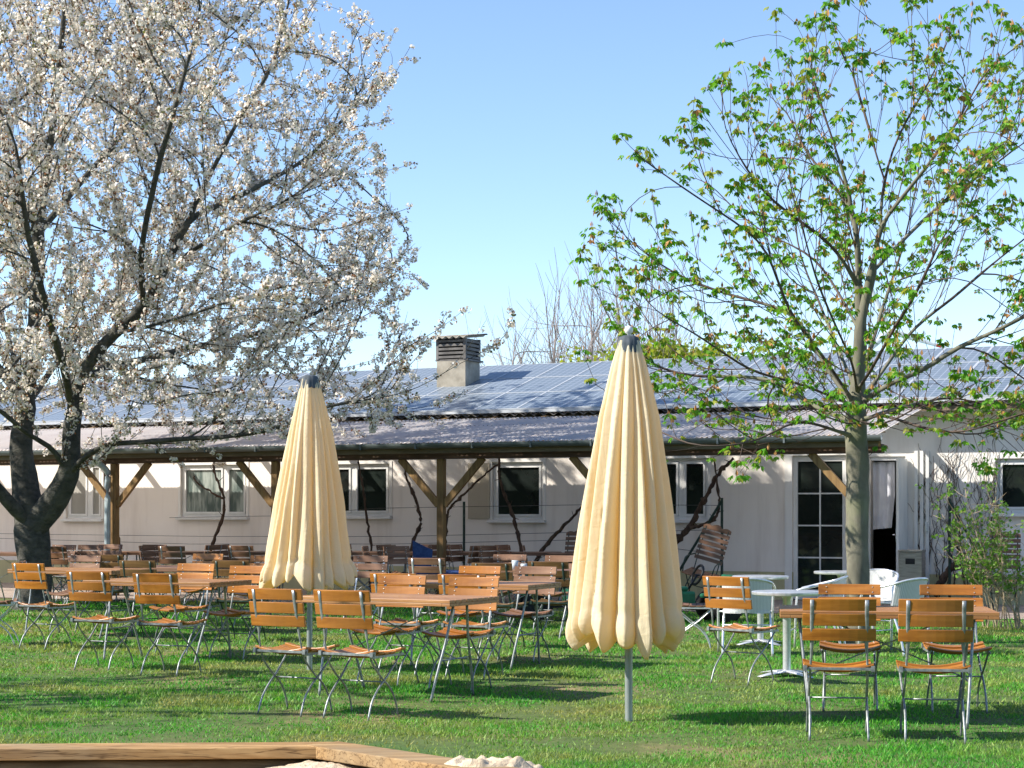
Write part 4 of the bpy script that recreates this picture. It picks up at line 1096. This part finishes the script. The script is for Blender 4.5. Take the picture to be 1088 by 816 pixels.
# --- cherry
def cherry(limbs,trunk,Rf,cz,zlo,zhi,natt,label,origin,group=None,seed=1,rroot=.25,keep=None,dens=.115,sp=1.0,fork=1.15,arm=False):
    rs=np.random.default_rng(seed)
    nodes,par=limbs_to_nodes(trunk,limbs,.20)
    # attractors in the crown
    A=[]
    while len(A)<natt:
        z=rs.uniform(zlo,zhi); a=rs.uniform(0,2*np.pi); Rm=Rf(z,a); rr=Rm*math.sqrt(rs.uniform(.04,1))
        x=origin[0]+rr*math.cos(a); y=origin[1]+rr*math.sin(a)
        # hanging lower limbs: keep lower zone thin and away from the trunk
        A.append((x,y,z))
    A=np.array(A)
    N,P=grow(nodes,par,A,.20,2.2,.70,16,up=.14,rs=rs,maxn=9000,fwd=1.0)
    ox,oy=origin[0],origin[1]
    def ins_(p,m=1.0):
        dx,dy=p[0]-ox,p[1]-oy; hh_=math.hypot(dx,dy); return p[2]>zlo-.35 and (hh_<Rf(p[2],math.atan2(dy,dx))*m+.12 or (arm and dx>5 and p[2]<4.75 and hh_<8.1 and rs.random()<.66))
    nb0=len(N); print('coarse',nb0)
    zc_=1.7 if zlo>1.95 else 1.5
    N,P=sprout(N,P,3,.46*sp,(.7,2.3),(R(18),R(44)),.06,.16,lambda p:ins_(p,1.0+.07*math.sin(3*p[2]+5*math.atan2(p[1]-oy,p[0]-ox))),rs,zmin=zc_+.3,upaz=.6,wob=.045)
    nb1=len(N)
    N,P=sprout(N,P,nb0,.26*sp,(.30,1.05),(R(20),R(48)),.045,.13,lambda p:ins_(p,1.12),rs,zmin=zc_,upaz=.5,wob=.05)
    nb2=len(N)
    N,P=sprout(N,P,nb1,.20*sp,(.10,.30),(R(30),R(70)),.05,.10,lambda p:ins_(p,1.15),rs,zmin=zc_)
    print('levels',nb1,nb2,len(N))
    N=np.array(N)
    N,r,ch,chains,tips=skeleton(N,P,.0034,rroot,smooth=1)
    dfk=np.sqrt((N[:,0]-ox)**2+(N[:,1]-oy)**2+((N[:,2]-fork-.15)*.9)**2)
    r=r*np.where((np.arange(len(N))>=8)&(r>.012),.88,1.0)
    r=r*(1+np.where(np.arange(len(N))<8,.12,.60)*np.exp(-(dfk/.95)**2))
    N=N-np.array(origin)
    root=empty('cherry_tree',origin)
    tree_mesh('trunk',N,r,chains,M['cherry_bark'],root,flare=.35)
    # short spurs with flower clusters along the thin wood
    idx=[i for i in range(1,len(N)) if r[i]<.022 and P[i]>=0]
    idx=np.array(idx); a0=N[np.array([P[i] for i in idx])]; a1=N[idx]
    Ln=np.linalg.norm(a1-a0,axis=1)
    reps=np.maximum(1,rs.poisson(Ln/dens*1.0))
    seg=np.repeat(np.arange(len(idx)),reps); f=rs.random(len(seg))
    C=a0[seg]+(a1-a0)[seg]*f[:,None]
    thin=(r[idx][seg]>.012)
    keepm=~(thin&(rs.random(len(seg))<.6)); C=C[keepm]; 
    # clumpiness: some stretches are nearly bare
    cl=np.sin(C[:,0]*3.1+1.7*np.sin(C[:,2]*2.3))*np.sin(C[:,1]*2.7+C[:,2]*1.9)
    C=C[rs.random(len(C))<(.70+.40*cl)]
    nf=rs.integers(9,16,len(C)); fi=np.repeat(np.arange(len(C)),nf)
    dirs=rand_unit(len(fi),rs); off=rand_unit(len(C),rs)*.026; cs_=rs.uniform(.7,1.25,len(C))
    FC=C[fi]+off[fi]+dirs*(cs_[fi]*rs.uniform(.036,.056,len(fi)))[:,None]
    V=polys(FC,dirs+.35*rand_unit(len(fi),rs),rs.uniform(.015,.0215,len(fi)),5,rs)
    a=rs.random(len(fi))
    crown=npmesh('blossom',V,np.arange(len(V)).reshape(-1,5),M['petal'],parent=root,attr=np.repeat(a,5))
    # bronze young leaves and green flower stalks
    nb=int(len(C)*4.2); ci=rs.integers(0,len(C),nb); d=rand_unit(nb,rs); LC=C[ci]+d*rs.uniform(.015,.075,nb)[:,None]
    V=polys(LC,rand_unit(nb,rs),rs.uniform(.010,.021,nb),4,rs)
    mi=(rs.random(nb)<.40).astype(int)
    npmesh('young_leaves',V,np.arange(len(V)).reshape(-1,4),[M['bronze'],M['calyx']],mi=mi,parent=root,attr=np.repeat(rs.random(nb),4))
    tag(root,label,'tree',group)
    print('cherry nodes',len(N),'clusters',len(C),'flowers',len(fi))
    return root
YC=25.5
def W(px,py,dy=0.0): 
    Y=YC+dy; return ((px-CX)/F*YC*(1.0) if False else gx(px,Y),Y,CAMH-(py-HZ)/F*Y)
CO=(gx(35,YC),YC,0)
trunk=[(CO[0],YC,-.05),W(36,620),W(36,595),W(35,572),W(34,556)]
CL=[
 [W(34,560),W(20,545,-.2),W(0,524,-.4),W(-30,480,-.8),W(-80,420,-1.2),W(-150,360,-1.5),W(-230,250,-1.8)],
 [W(34,556),W(27,520,.1),W(22,480,.2),W(27,437,.3),W(34,380,.3),W(38,320,.3),W(42,250,.5),W(50,180,.4),W(60,100,.3),W(68,10,.2),W(72,-90,.1)],
 [W(36,556),W(52,540,-.1),W(68,515,-.2),W(76,490,-.3),W(77,445,-.3),W(86,398,-.4),W(104,375,-.5),W(125,350,-.6),W(153,327,-.7),W(172,292,-.9),W(202,228,-1),W(228,176,-1.1),W(257,121,-1.2),W(287,74,-1.2),W(305,10,-1.2),W(320,-70,-1.2)],
 [W(72,503,-.2),W(90,486,-.6),W(114,472,-1.0),W(150,470,-1.4),W(196,466,-1.8),W(243,464,-2.1),W(298,454,-2.4),W(345,432,-2.6),W(400,424,-2.8),W(445,412,-2.9),W(490,385,-3),W(522,370,-3),W(550,343,-3)],
 [W(72,498,-.2),W(55,475,-.6),W(30,462,-1),W(0,436,-1.5),W(-60,400,-2.1),W(-130,380,-2.6)],
 [W(86,398,-.4),W(112,390,.2),W(150,383,.8),W(200,370,1.4),W(260,358,1.9),W(330,335,2.2),W(400,300,2.4),W(436,262,2.4)],
 [W(172,292,-.9),W(230,250,-1.6),W(300,215,-2.1),W(360,190,-2.4),W(410,182,-2.6),W(446,172,-2.7)],
 [W(202,228,-1),W(260,205,-.4),W(330,165,.2),W(380,105,.4),W(422,28,.6)],
 [W(30,437,.3),W(5,400,.8),W(-40,340,1.4),W(-100,270,1.8),W(-140,180,2)],
 [W(40,250,.5),W(80,200,1.2),W(130,140,1.8),W(165,60,2),W(180,-30,2)],
 [W(42,250,.5),W(10,190,-.3),W(-30,110,-1),W(-50,10,-1.4)],
 [W(125,350,-.6),W(165,345,-1.6),W(215,330,-2.4),W(280,310,-3.2),W(350,300,-3.8),W(420,330,-4.2)],
 [W(153,327,-.7),W(150,270,-1.6),W(165,190,-2.4),W(190,100,-3),W(215,10,-3.3)],
 [W(104,375,-.5),W(140,400,-1.4),W(190,410,-2.4),W(250,420,-3.3),W(320,440,-4.0),W(380,455,-4.3)],
 [W(77,445,-.3),W(70,400,-1.4),W(50,330,-2.6),W(30,250,-3.4),W(20,170,-4.0)],
 [W(27,437,.3),W(50,400,1.6),W(80,360,2.6),W(120,320,3.6),W(170,290,4.4)],
 [W(27,437,.3),W(15,380,1.8),W(0,330,3.2),W(-20,280,4.2)],
]
def RC(z,a):
    c=math.cos(a); base=np.interp(z,[2.0,2.6,3.6,5,6.6,7.8,8.8,9.6],[4.2,5.2,5.3,5.15,5.2,4.9,4.0,1.6])
    if c>.72 and 2.4<z<4.6: base=5.6
    return base*(1 if c>-.2 else .92)*(1+.05*math.sin(5*a+z))
cherry(CL,trunk,RC,0,2.3,9.6,900,'large white flowering cherry tree with dark forked trunk on the left',CO,arm=True,seed=4,rroot=.215)
# --- a second, smaller cherry stands outside the frame on the left and shades the lawn
def small_cherry(x,y,seed,label,h=6.0,Rm=2.9):
    O=(x,y,0); tr=[(x,y,-.05),(x+.05,y,.8),(x,y+.05,1.6)]
    L=[]
    for k in range(6):
        a=k*math.pi/3+.4; L.append([(x,y,1.4),(x+.5*math.cos(a),y+.5*math.sin(a),2.1),(x+1.1*math.cos(a),y+1.1*math.sin(a),3.2),(x+1.8*math.cos(a),y+1.8*math.sin(a),4.4)])
    L.append([(x,y,1.5),(x+.1,y-.1,3),(x,y,h-1)])
    return cherry(L,tr,lambda z,a:np.interp(z,[1.8,3,4.5,h],[Rm*.7,Rm,Rm*.95,Rm*.4]),0,1.9,h,200,label,O,seed=seed,rroot=.13,dens=.14,sp=.8,fork=1.5)
small_cherry(-8.3,12.6,21,'smaller cherry tree outside the left edge, shading the front lawn',5.2,2.3)
# --- chestnut
YH=18.9
def Wc(px,py,dy=0.0): Y=YH+dy; return (gx(px,Y),Y,CAMH-(py-HZ)/F*Y)
HO=(gx(912,YH),YH,0)
htr=[(HO[0],YH,-.05),Wc(911,600),Wc(911,520),Wc(910,465),Wc(910,422),Wc(913,388),Wc(913,342),Wc(912,296),Wc(908,228),Wc(890,165),Wc(877,125),Wc(862,75),Wc(846,8)]
HL=[
 [Wc(913,350),Wc(920,315,-.1),Wc(926,294,-.2),Wc(934,239,-.2),Wc(941,184,-.3),Wc(958,136,-.3),Wc(987,88,-.4),Wc(1013,29,-.4),Wc(1016,3,-.4)],
 [Wc(941,184,-.3),Wc(928,154,-.2),Wc(910,92,0),Wc(886,37,.1)],
 [Wc(934,239,-.2),Wc(961,206,-.5),Wc(994,165,-.7),Wc(1035,96,-.9),Wc(1053,25,-1)],
 [Wc(926,290,-.2),Wc(980,235,.4),Wc(1024,198,.8),Wc(1060,173,1),Wc(1100,140,1.2),Wc(1140,110,1.3)],
 [Wc(910,440),Wc(932,415,-.2),Wc(963,400,-.4),Wc(993,388,-.5),Wc(1012,370,-.6),Wc(1055,354,-.8),Wc(1095,332,-1),Wc(1150,300,-1.1)],
 [Wc(911,430),Wc(932,403,.2),Wc(969,351,.5),Wc(1012,317,.8),Wc(1055,280,1),Wc(1100,245,1.2)],
 [Wc(910,455),Wc(935,440,-.4),Wc(963,449,-.8),Wc(1012,461,-1.2),Wc(1055,450,-1.5),Wc(1095,436,-1.8),Wc(1140,425,-1.9)],
 [Wc(910,425),Wc(877,382,-.3),Wc(852,350,-.6),Wc(838,330,-.7),Wc(820,280,-.8),Wc(806,254,-.9),Wc(758,221,-1),Wc(725,199,-1.1),Wc(674,162,-1.1),Wc(653,136,-1.2)],
 [Wc(911,430),Wc(880,395,.3),Wc(844,335,.7),Wc(784,316,1),Wc(735,299,1.2),Wc(692,275,1.3),Wc(648,235,1.3),Wc(626,212,1.3)],
 [Wc(909,440),Wc(880,420,-.4),Wc(844,406,-.8),Wc(800,395,-1.1),Wc(766,373,-1.4),Wc(723,345,-1.7),Wc(683,327,-1.8),Wc(646,311,-1.9),Wc(610,296,-2)],
 [Wc(908,450),Wc(870,435,.4),Wc(830,408,.9),Wc(796,400,1.2),Wc(738,400,1.5),Wc(701,391,1.7),Wc(660,372,1.9)],
 [Wc(908,462),Wc(880,455,-.3),Wc(850,447,-.7),Wc(826,457,-1),Wc(800,470,-1.2),Wc(766,474,-1.4),Wc(731,477,-1.5),Wc(700,486,-1.6)],
 [Wc(912,300),Wc(885,262,-.3),Wc(850,235,-.6),Wc(806,199,-.8),Wc(765,130,-1)],
 [Wc(908,230),Wc(880,190,.4),Wc(850,150,.7),Wc(828,80,.9),Wc(824,10,1)],
 [Wc(913,360),Wc(890,310,.7),Wc(860,270,1.1),Wc(800,240,1.4),Wc(745,180,1.6),Wc(735,125,1.7)],
 [Wc(911,420),Wc(905,385,-1),Wc(885,340,-1.7),Wc(865,290,-2.2),Wc(850,230,-2.5)],
 [Wc(911,420),Wc(930,385,-1),Wc(955,340,-1.6),Wc(985,290,-2.1),Wc(1000,230,-2.4)],
 [Wc(911,420),Wc(925,370,1),Wc(940,320,1.8),Wc(960,260,2.3),Wc(975,190,2.5)],
 [Wc(911,420),Wc(890,370,1.1),Wc(870,320,1.9),Wc(850,270,2.4),Wc(840,200,2.6)],
 [Wc(908,455),Wc(900,450,-1),Wc(870,440,-1.8),Wc(850,430,-2.4)],
 [Wc(911,455),Wc(940,450,-.9),Wc(980,430,-1.8),Wc(1020,410,-2.4)],
 [Wc(911,445),Wc(960,432,.9),Wc(1010,420,1.6),Wc(1070,390,2.2)],
]
def chestnut():
    rs=np.random.default_rng(9)
    nodes,par=limbs_to_nodes(htr,HL,.16)
    A=[]
    cx,cy=HO[0],HO[1]
    while len(A)<230:
        v=rand_unit(1,rs)[0]*rs.uniform(.15,1)**.5
        zc,rz,rx=4.35,2.3,2.95
        x,y,z=v[0]*rx,v[1]*rx*.95,v[2]*rz
        if z<0 and v[2]<-.55 : continue
        A.append((cx+x,cy+y,zc+z))
    # lower skirt
    for _ in range(170):
        a=rs.uniform(0,2*np.pi); rr=rs.uniform(.6,3.0); A.append((cx+rr*math.cos(a),cy+rr*math.sin(a),rs.uniform(1.85,2.9)))
    A=np.array(A)
    N,P=grow(nodes,par,A,.16,1.3,.55,14,up=.25,rs=rs,maxn=4000,fwd=1.0)
    def ins_(p):
        kz=max(0,(p[2]-4.2)/2.75); sh=1-.72*kz**1.25 if p[0]<cx else 1.0
        x=(p[0]-cx)/(3.08*sh); y=(p[1]-cy)/2.9; z=(p[2]-4.3)/(2.45 if p[2]>4.3 else 3.5); return abs(x)**2.2+abs(y)**2.2+abs(z)**2.2<1.0 and p[2]>1.75
    nb0=len(N)
    N,P=sprout(N,P,22,.42,(.5,1.7),(R(25),R(48)),.07,.14,ins_,rs,zmin=2.0,wob=.05,upaz=.5)
    nb1=len(N)
    N,P=sprout(N,P,nb0,.27,(.12,.45),(R(25),R(50)),.09,.11,ins_,rs,zmin=2.0,wob=.05,upaz=.5)
    print('chest',nb0,nb1,len(N)); N=np.array(N)
    N,r,ch,chains,tips=skeleton(N,P,.0048,.118,smooth=2)
    r=r*np.where(np.hypot(N[:,0]-cx,N[:,1]-cy)>.22,.66,1.0)
    N=N-np.array(HO); root=empty('chestnut_tree',HO)
    tree_mesh('trunk',N,r,chains,[M['chestnut_bark'],M['twig_bark']],root,flare=.22)
    tipsi=[i for i in range(len(N)) if not ch[i]]
    C=[];sc=[]
    for i in tipsi: C.append(N[i]); sc.append(rs.uniform(.85,1.25))
    for i in range(len(N)):
        if ch[i] and r[i]<.015 and rs.random()<.22: C.append(N[i]+rs.normal(0,.02,3)); sc.append(rs.uniform(.45,.85))
        elif ch[i] and .012<=r[i]<.03 and rs.random()<.03: C.append(N[i]+rs.normal(0,.03,3)); sc.append(rs.uniform(.5,.9))
    C=np.array(C); sc=np.array(sc); print('chestnut nodes',len(N),'clusters',len(C))
    V=[];At=[];mi=[];BV=[];Bm=[]
    nl=7
    for c,s in zip(C,sc):
        na=rs.integers(4,7)
        for k in range(na):
            az=rs.uniform(0,2*np.pi); out=np.array([math.cos(az),math.sin(az),0]); pl=.045*s*rs.uniform(.6,1.5)
            hub=c+out*pl+np.array([0,0,rs.uniform(-.01,.035)*s]); ml=0 if rs.random()<.68 else (1 if rs.random()<.9 else 2); rv=rs.random()
            side=np.array([-out[1],out[0],0])
            for q in range(5):
                an=(q-2)*.42; d=out*(.62*math.cos(an))+side*(.95*math.sin(an))+np.array([0,0,-.80+.10*abs(q-2)]); d+=rs.normal(0,.17,3); d/=np.linalg.norm(d)
                L=.076*s*(1-.13*abs(q-2))*rs.uniform(.85,1.15); wv=np.cross(d,out+.01); wv/=np.linalg.norm(wv)+1e-9; w=L*.18
                nn=np.cross(wv,d)
                p0=hub; p1=hub+d*L*.60-wv*w+nn*w*.35; p2=hub+d*L; p3=hub+d*L*.60+wv*w+nn*w*.35; pm=hub+d*L*.62
                V+= [p0,p1,p2,p3]; At+=[min(1,max(0,rv+rs.uniform(-.15,.15)))]*4; mi.append(ml)
        if rs.random()<.6:   # bud scales standing up
            for q in range(3):
                az=rs.uniform(0,2*np.pi); o=np.array([math.cos(az),math.sin(az),0]); h=.052*s
                V+=[c+o*.010,c+o*.016+np.array([-o[1],o[0],0])*.010+np.array([0,0,h*.5]),c+o*.004+np.array([0,0,h*1.25]),c+o*.016-np.array([-o[1],o[0],0])*.010+np.array([0,0,h*.5])]; At+=[rs.random()]*4; mi.append(2)
    V=np.array(V)
    npmesh('leaves',V,np.arange(len(V)).reshape(-1,4),[M['leaf'],M['leaf_yellow'],M['bud']],mi=mi,parent=root,attr=np.array(At))
    tag(root,'young chestnut tree with drooping fresh green leaves and straight trunk on the right','tree')
chestnut()
# --- far bare trees behind the roof
def far_tree(px,Y,ytop,spread,seed,label,leafy=0):
    rs=np.random.default_rng(seed); O=(gx(px,Y),Y,0); H=CAMH-(ytop-HZ)/F*Y; sp=spread/F*Y
    tr=[(O[0],Y,0),(O[0]+.1,Y,H*.3),(O[0]-.1,Y,H*.5),(O[0],Y,H*.75)]
    A=[]
    for _ in range(520):
        f=rs.random()**.7; a=rs.uniform(0,2*np.pi); rr=sp*math.sqrt(rs.random())*np.interp(f,[0,.4,1],[.55,1,.35]); A.append((O[0]+rr*math.cos(a),Y+rr*math.sin(a),H*(.38+.62*f)))
    nodes,par=limbs_to_nodes(tr,[],H/24)
    N,P=grow(nodes,par,np.array(A),H/26,H*.5,H/18,70,up=.25,rs=rs,maxn=5000)
    nb=len(N); N,P=sprout(N,P,8,.75,(.9,2.2),(R(20),R(45)),.12,.35,lambda p:True,rs,zmin=H*.4,wob=.06,upaz=.5)
    N,P=sprout(N,P,nb,.6,(.4,1.3),(R(20),R(45)),.1,.3,lambda p:True,rs,zmin=H*.4,wob=.06,upaz=.4); N=np.array(N)
    N,r,ch,chains,tips=skeleton(N,P,.008,.13)
    N=N-np.array(O); root=empty('bare_tree' if not leafy else 'budding_tree',O); tree_mesh('trunk',N,r,chains,M['hazy_bark'],root)
    if leafy:
        idx=np.array([i for i in range(len(N)) if r[i]<.04 and N[i][2]<H*.86]); C=np.repeat(N[idx],leafy,0)+rs.normal(0,.22,(len(idx)*leafy,3))
        V=polys(C,rand_unit(len(C),rs),rs.uniform(.05,.10,len(C)),4,rs)
        npmesh('leaves',V,np.arange(len(V)).reshape(-1,4),M['leaf_yellow'],parent=root,attr=np.repeat(rs.random(len(C)),4))
    tag(root,label,'tree','trees beyond the roof')
far_tree(590,62,338,26,31,'small bare tree rising behind the roof left of the front parasol')
far_tree(628,66,322,34,32,'bare tree behind the roof beside the top of the front parasol')
far_tree(655,72,308,44,33,'tallest bare tree behind the roof, directly behind the front parasol cap')
far_tree(545,70,362,26,35,'low bare tree behind the roof right of the chimney')
far_tree(702,58,338,44,34,'tree with first yellow-green leaves behind the roof right of the front parasol',7)
def wood_behind():
    rs=np.random.default_rng(77); n=52000
    x=rs.uniform(-60,60,n); top=9+2.5*np.sin(x*.21)+1.6*np.sin(x*.63+1)+1.0*np.sin(x*1.7); z=top*rs.random(n)**.75; y=-32+rs.normal(0,2.2,n)
    x2=rs.normal(-52,2.2,n); y2=rs.uniform(-34,60,n); top=10+2.5*np.sin(y2*.21)+1.6*np.sin(y2*.63+1); z2=top*rs.random(n)**.75
    C=np.concatenate([np.stack([x,y,z],1),np.stack([x2,y2,z2],1)]); n*=2; V=polys(C,rand_unit(n,rs),rs.uniform(.16,.38,n),4,rs)
    o=npmesh('wood',V,np.arange(len(V)).reshape(-1,4),M['wood_leaf'],attr=np.repeat(rs.random(n),4)); tag(o,'row of dense green trees behind the viewer, mirrored in the windows','trees',kind='stuff')
M['wood_leaf']=leafmat('dark_wood_leaf',(.05,.10,.02),(.12,.20,.05),(1.4,1.4,.9),.25)
wood_behind()
# --- wind turbine
def turbine():
    Y=1100.0; O=(gx(944,Y),Y,0); hz=CAMH-(352-HZ)/F*Y; r=empty('wind_turbine',O); tag(r,'distant white wind turbine with red blade marks seen through the chestnut','wind turbine')
    MB().sweep([(O[0],Y+3,0),(O[0],Y+3,hz)],[2.2,1.2],16).build('tower',M['turbine'],r,smooth=True)
    MB().sweep([(O[0],Y-2,hz),(O[0],Y+7,hz)],[1.8,1.8],12,up=(1,0,0)).build('nacelle',M['turbine'],r)
    for ang in (-17,-137,103+10):
        a=R(ang); d=Vector((math.cos(a),0,math.sin(a))); c=Vector((O[0],Y-3,hz))
        mb=MB(); 
        pts=[c+d*t for t in (0,4,12,24,30,33,42)]; rr=[(.9,.5),(2.0,.5),(1.7,.4),(1.2,.3),(1.0,.25),(.9,.25),(.25,.1)]
        mb.sweep(pts[:5],rr[:5],8,up=(0,1,0)); mb.mi=1; mb.sweep([pts[4],pts[5]],[rr[4],rr[5]],8,up=(0,1,0)); mb.mi=0; mb.sweep(pts[5:],rr[5:],8,up=(0,1,0))
        mb.build('blade',[M['turbine'],M['turbine_red']],r)
turbine()
# --- shrub at the right edge
def shrub():
    rs=np.random.default_rng(12); Y=21.5; O=(gx(1066,Y),Y,0); mb=MB(); tips=[]
    for k in range(24):
        a=rs.uniform(0,2*np.pi); b=np.array([.22*math.cos(a),.22*math.sin(a),0])+np.array(O)
        lean=rs.uniform(.1,.75); h=rs.uniform(.9,2.15); az=rs.uniform(0,2*np.pi); 
        if k<10: az=rs.uniform(R(130),R(230)); lean=rs.uniform(.35,.8)
        d=np.array([math.cos(az)*lean,math.sin(az)*lean*.7,0]); pts=[]
        ph=rs.uniform(0,6)
        for i in range(9):
            f=i/8; pts.append(tuple(b+d*(f**1.4)+np.array([.03*math.sin(f*7+ph),.03*math.cos(f*6+ph),h*f-.15*lean*f*f])))
        mb.sweep([tuple(p) for p in pts],[.009*(1-.7*i/8) for i in range(9)],5)
        for i in range(3,9):
            for _ in range(3):
                p=np.array(pts[i]); e=p+rs.normal(0,1,3)*np.array([.12,.12,.06])+np.array([0,0,.10]); mb.sweep([tuple(p),tuple((p+e)/2+rs.normal(0,.01,3)),tuple(e)],[.004,.003,.002],3)
                for t in (.4,.7,1.0): tips.append(p+(e-p)*t)
    r=empty('leafy_shrub',O); mb.build('stems',M['shrub_stem'],r)
    T=np.array(tips); T=T[(T[:,2]>.45)]; T=T[rs.random(len(T))<.40]; C=np.repeat(T,4,0)+rs.normal(0,.028,(len(T)*4,3))-np.array(O)
    V=polys(C,rand_unit(len(C),rs),rs.uniform(.014,.027,len(C)),4,rs)
    npmesh('leaves',V,np.arange(len(V)).reshape(-1,4),M['shrub_leaf'],parent=r,attr=np.repeat(rs.random(len(C)),4))
    tag(r,'twiggy shrub with small bright green leaves at the right edge','shrub')
shrub()
# ------------------------------------------------------------------ light, sky, camera
EL=38.5; SUNV=Vector((-.985*math.cos(R(EL)),-.172*math.cos(R(EL)),math.sin(R(EL)))).normalized()
sd=bpy.data.lights.new('sun','SUN'); sd.energy=4.6; sd.angle=R(.53); sd.color=(1.0,.93,.83)
so=bpy.data.objects.new('sun',sd); COL.objects.link(so); so.rotation_euler=SUNV.to_track_quat('Z','Y').to_euler(); so.location=(-30,0,30)
w=bpy.data.worlds.new('World'); scene.world=w; w.use_nodes=True; nt=w.node_tree
bg=nt.nodes['Background']; sky=nt.nodes.new('ShaderNodeTexSky'); sky.sky_type='NISHITA'; sky.sun_disc=False
sky.sun_elevation=R(EL); sky.sun_rotation=math.atan2(SUNV.x,SUNV.y); sky.air_density=.85; sky.dust_density=.1; sky.ozone_density=1.6
hs=nt.nodes.new('ShaderNodeMix'); hs.data_type='RGBA'; hs.blend_type='MULTIPLY'; hs.inputs[0].default_value=1; hs.inputs[7].default_value=(.93,.96,1.03,1); nt.links.new(sky.outputs[0],hs.inputs[6]); nt.links.new(hs.outputs[2],bg.inputs[0]); bg.inputs[1].default_value=.125
cam=bpy.data.cameras.new('camera'); co=bpy.data.objects.new('camera',cam); COL.objects.link(co); scene.camera=co
co.location=(0,0,CAMH); co.rotation_euler=(R(90),0,0); cam.sensor_width=36; cam.lens=36*F/1088; cam.shift_y=(HZ-408)/1088; cam.clip_end=6000; cam.clip_start=.1
scene.view_settings.view_transform='Standard'; scene.view_settings.look='None'; scene.view_settings.exposure=1.0; scene.view_settings.gamma=1
scene.cycles.max_bounces=6; scene.cycles.transparent_max_bounces=4; scene.cycles.diffuse_bounces=4
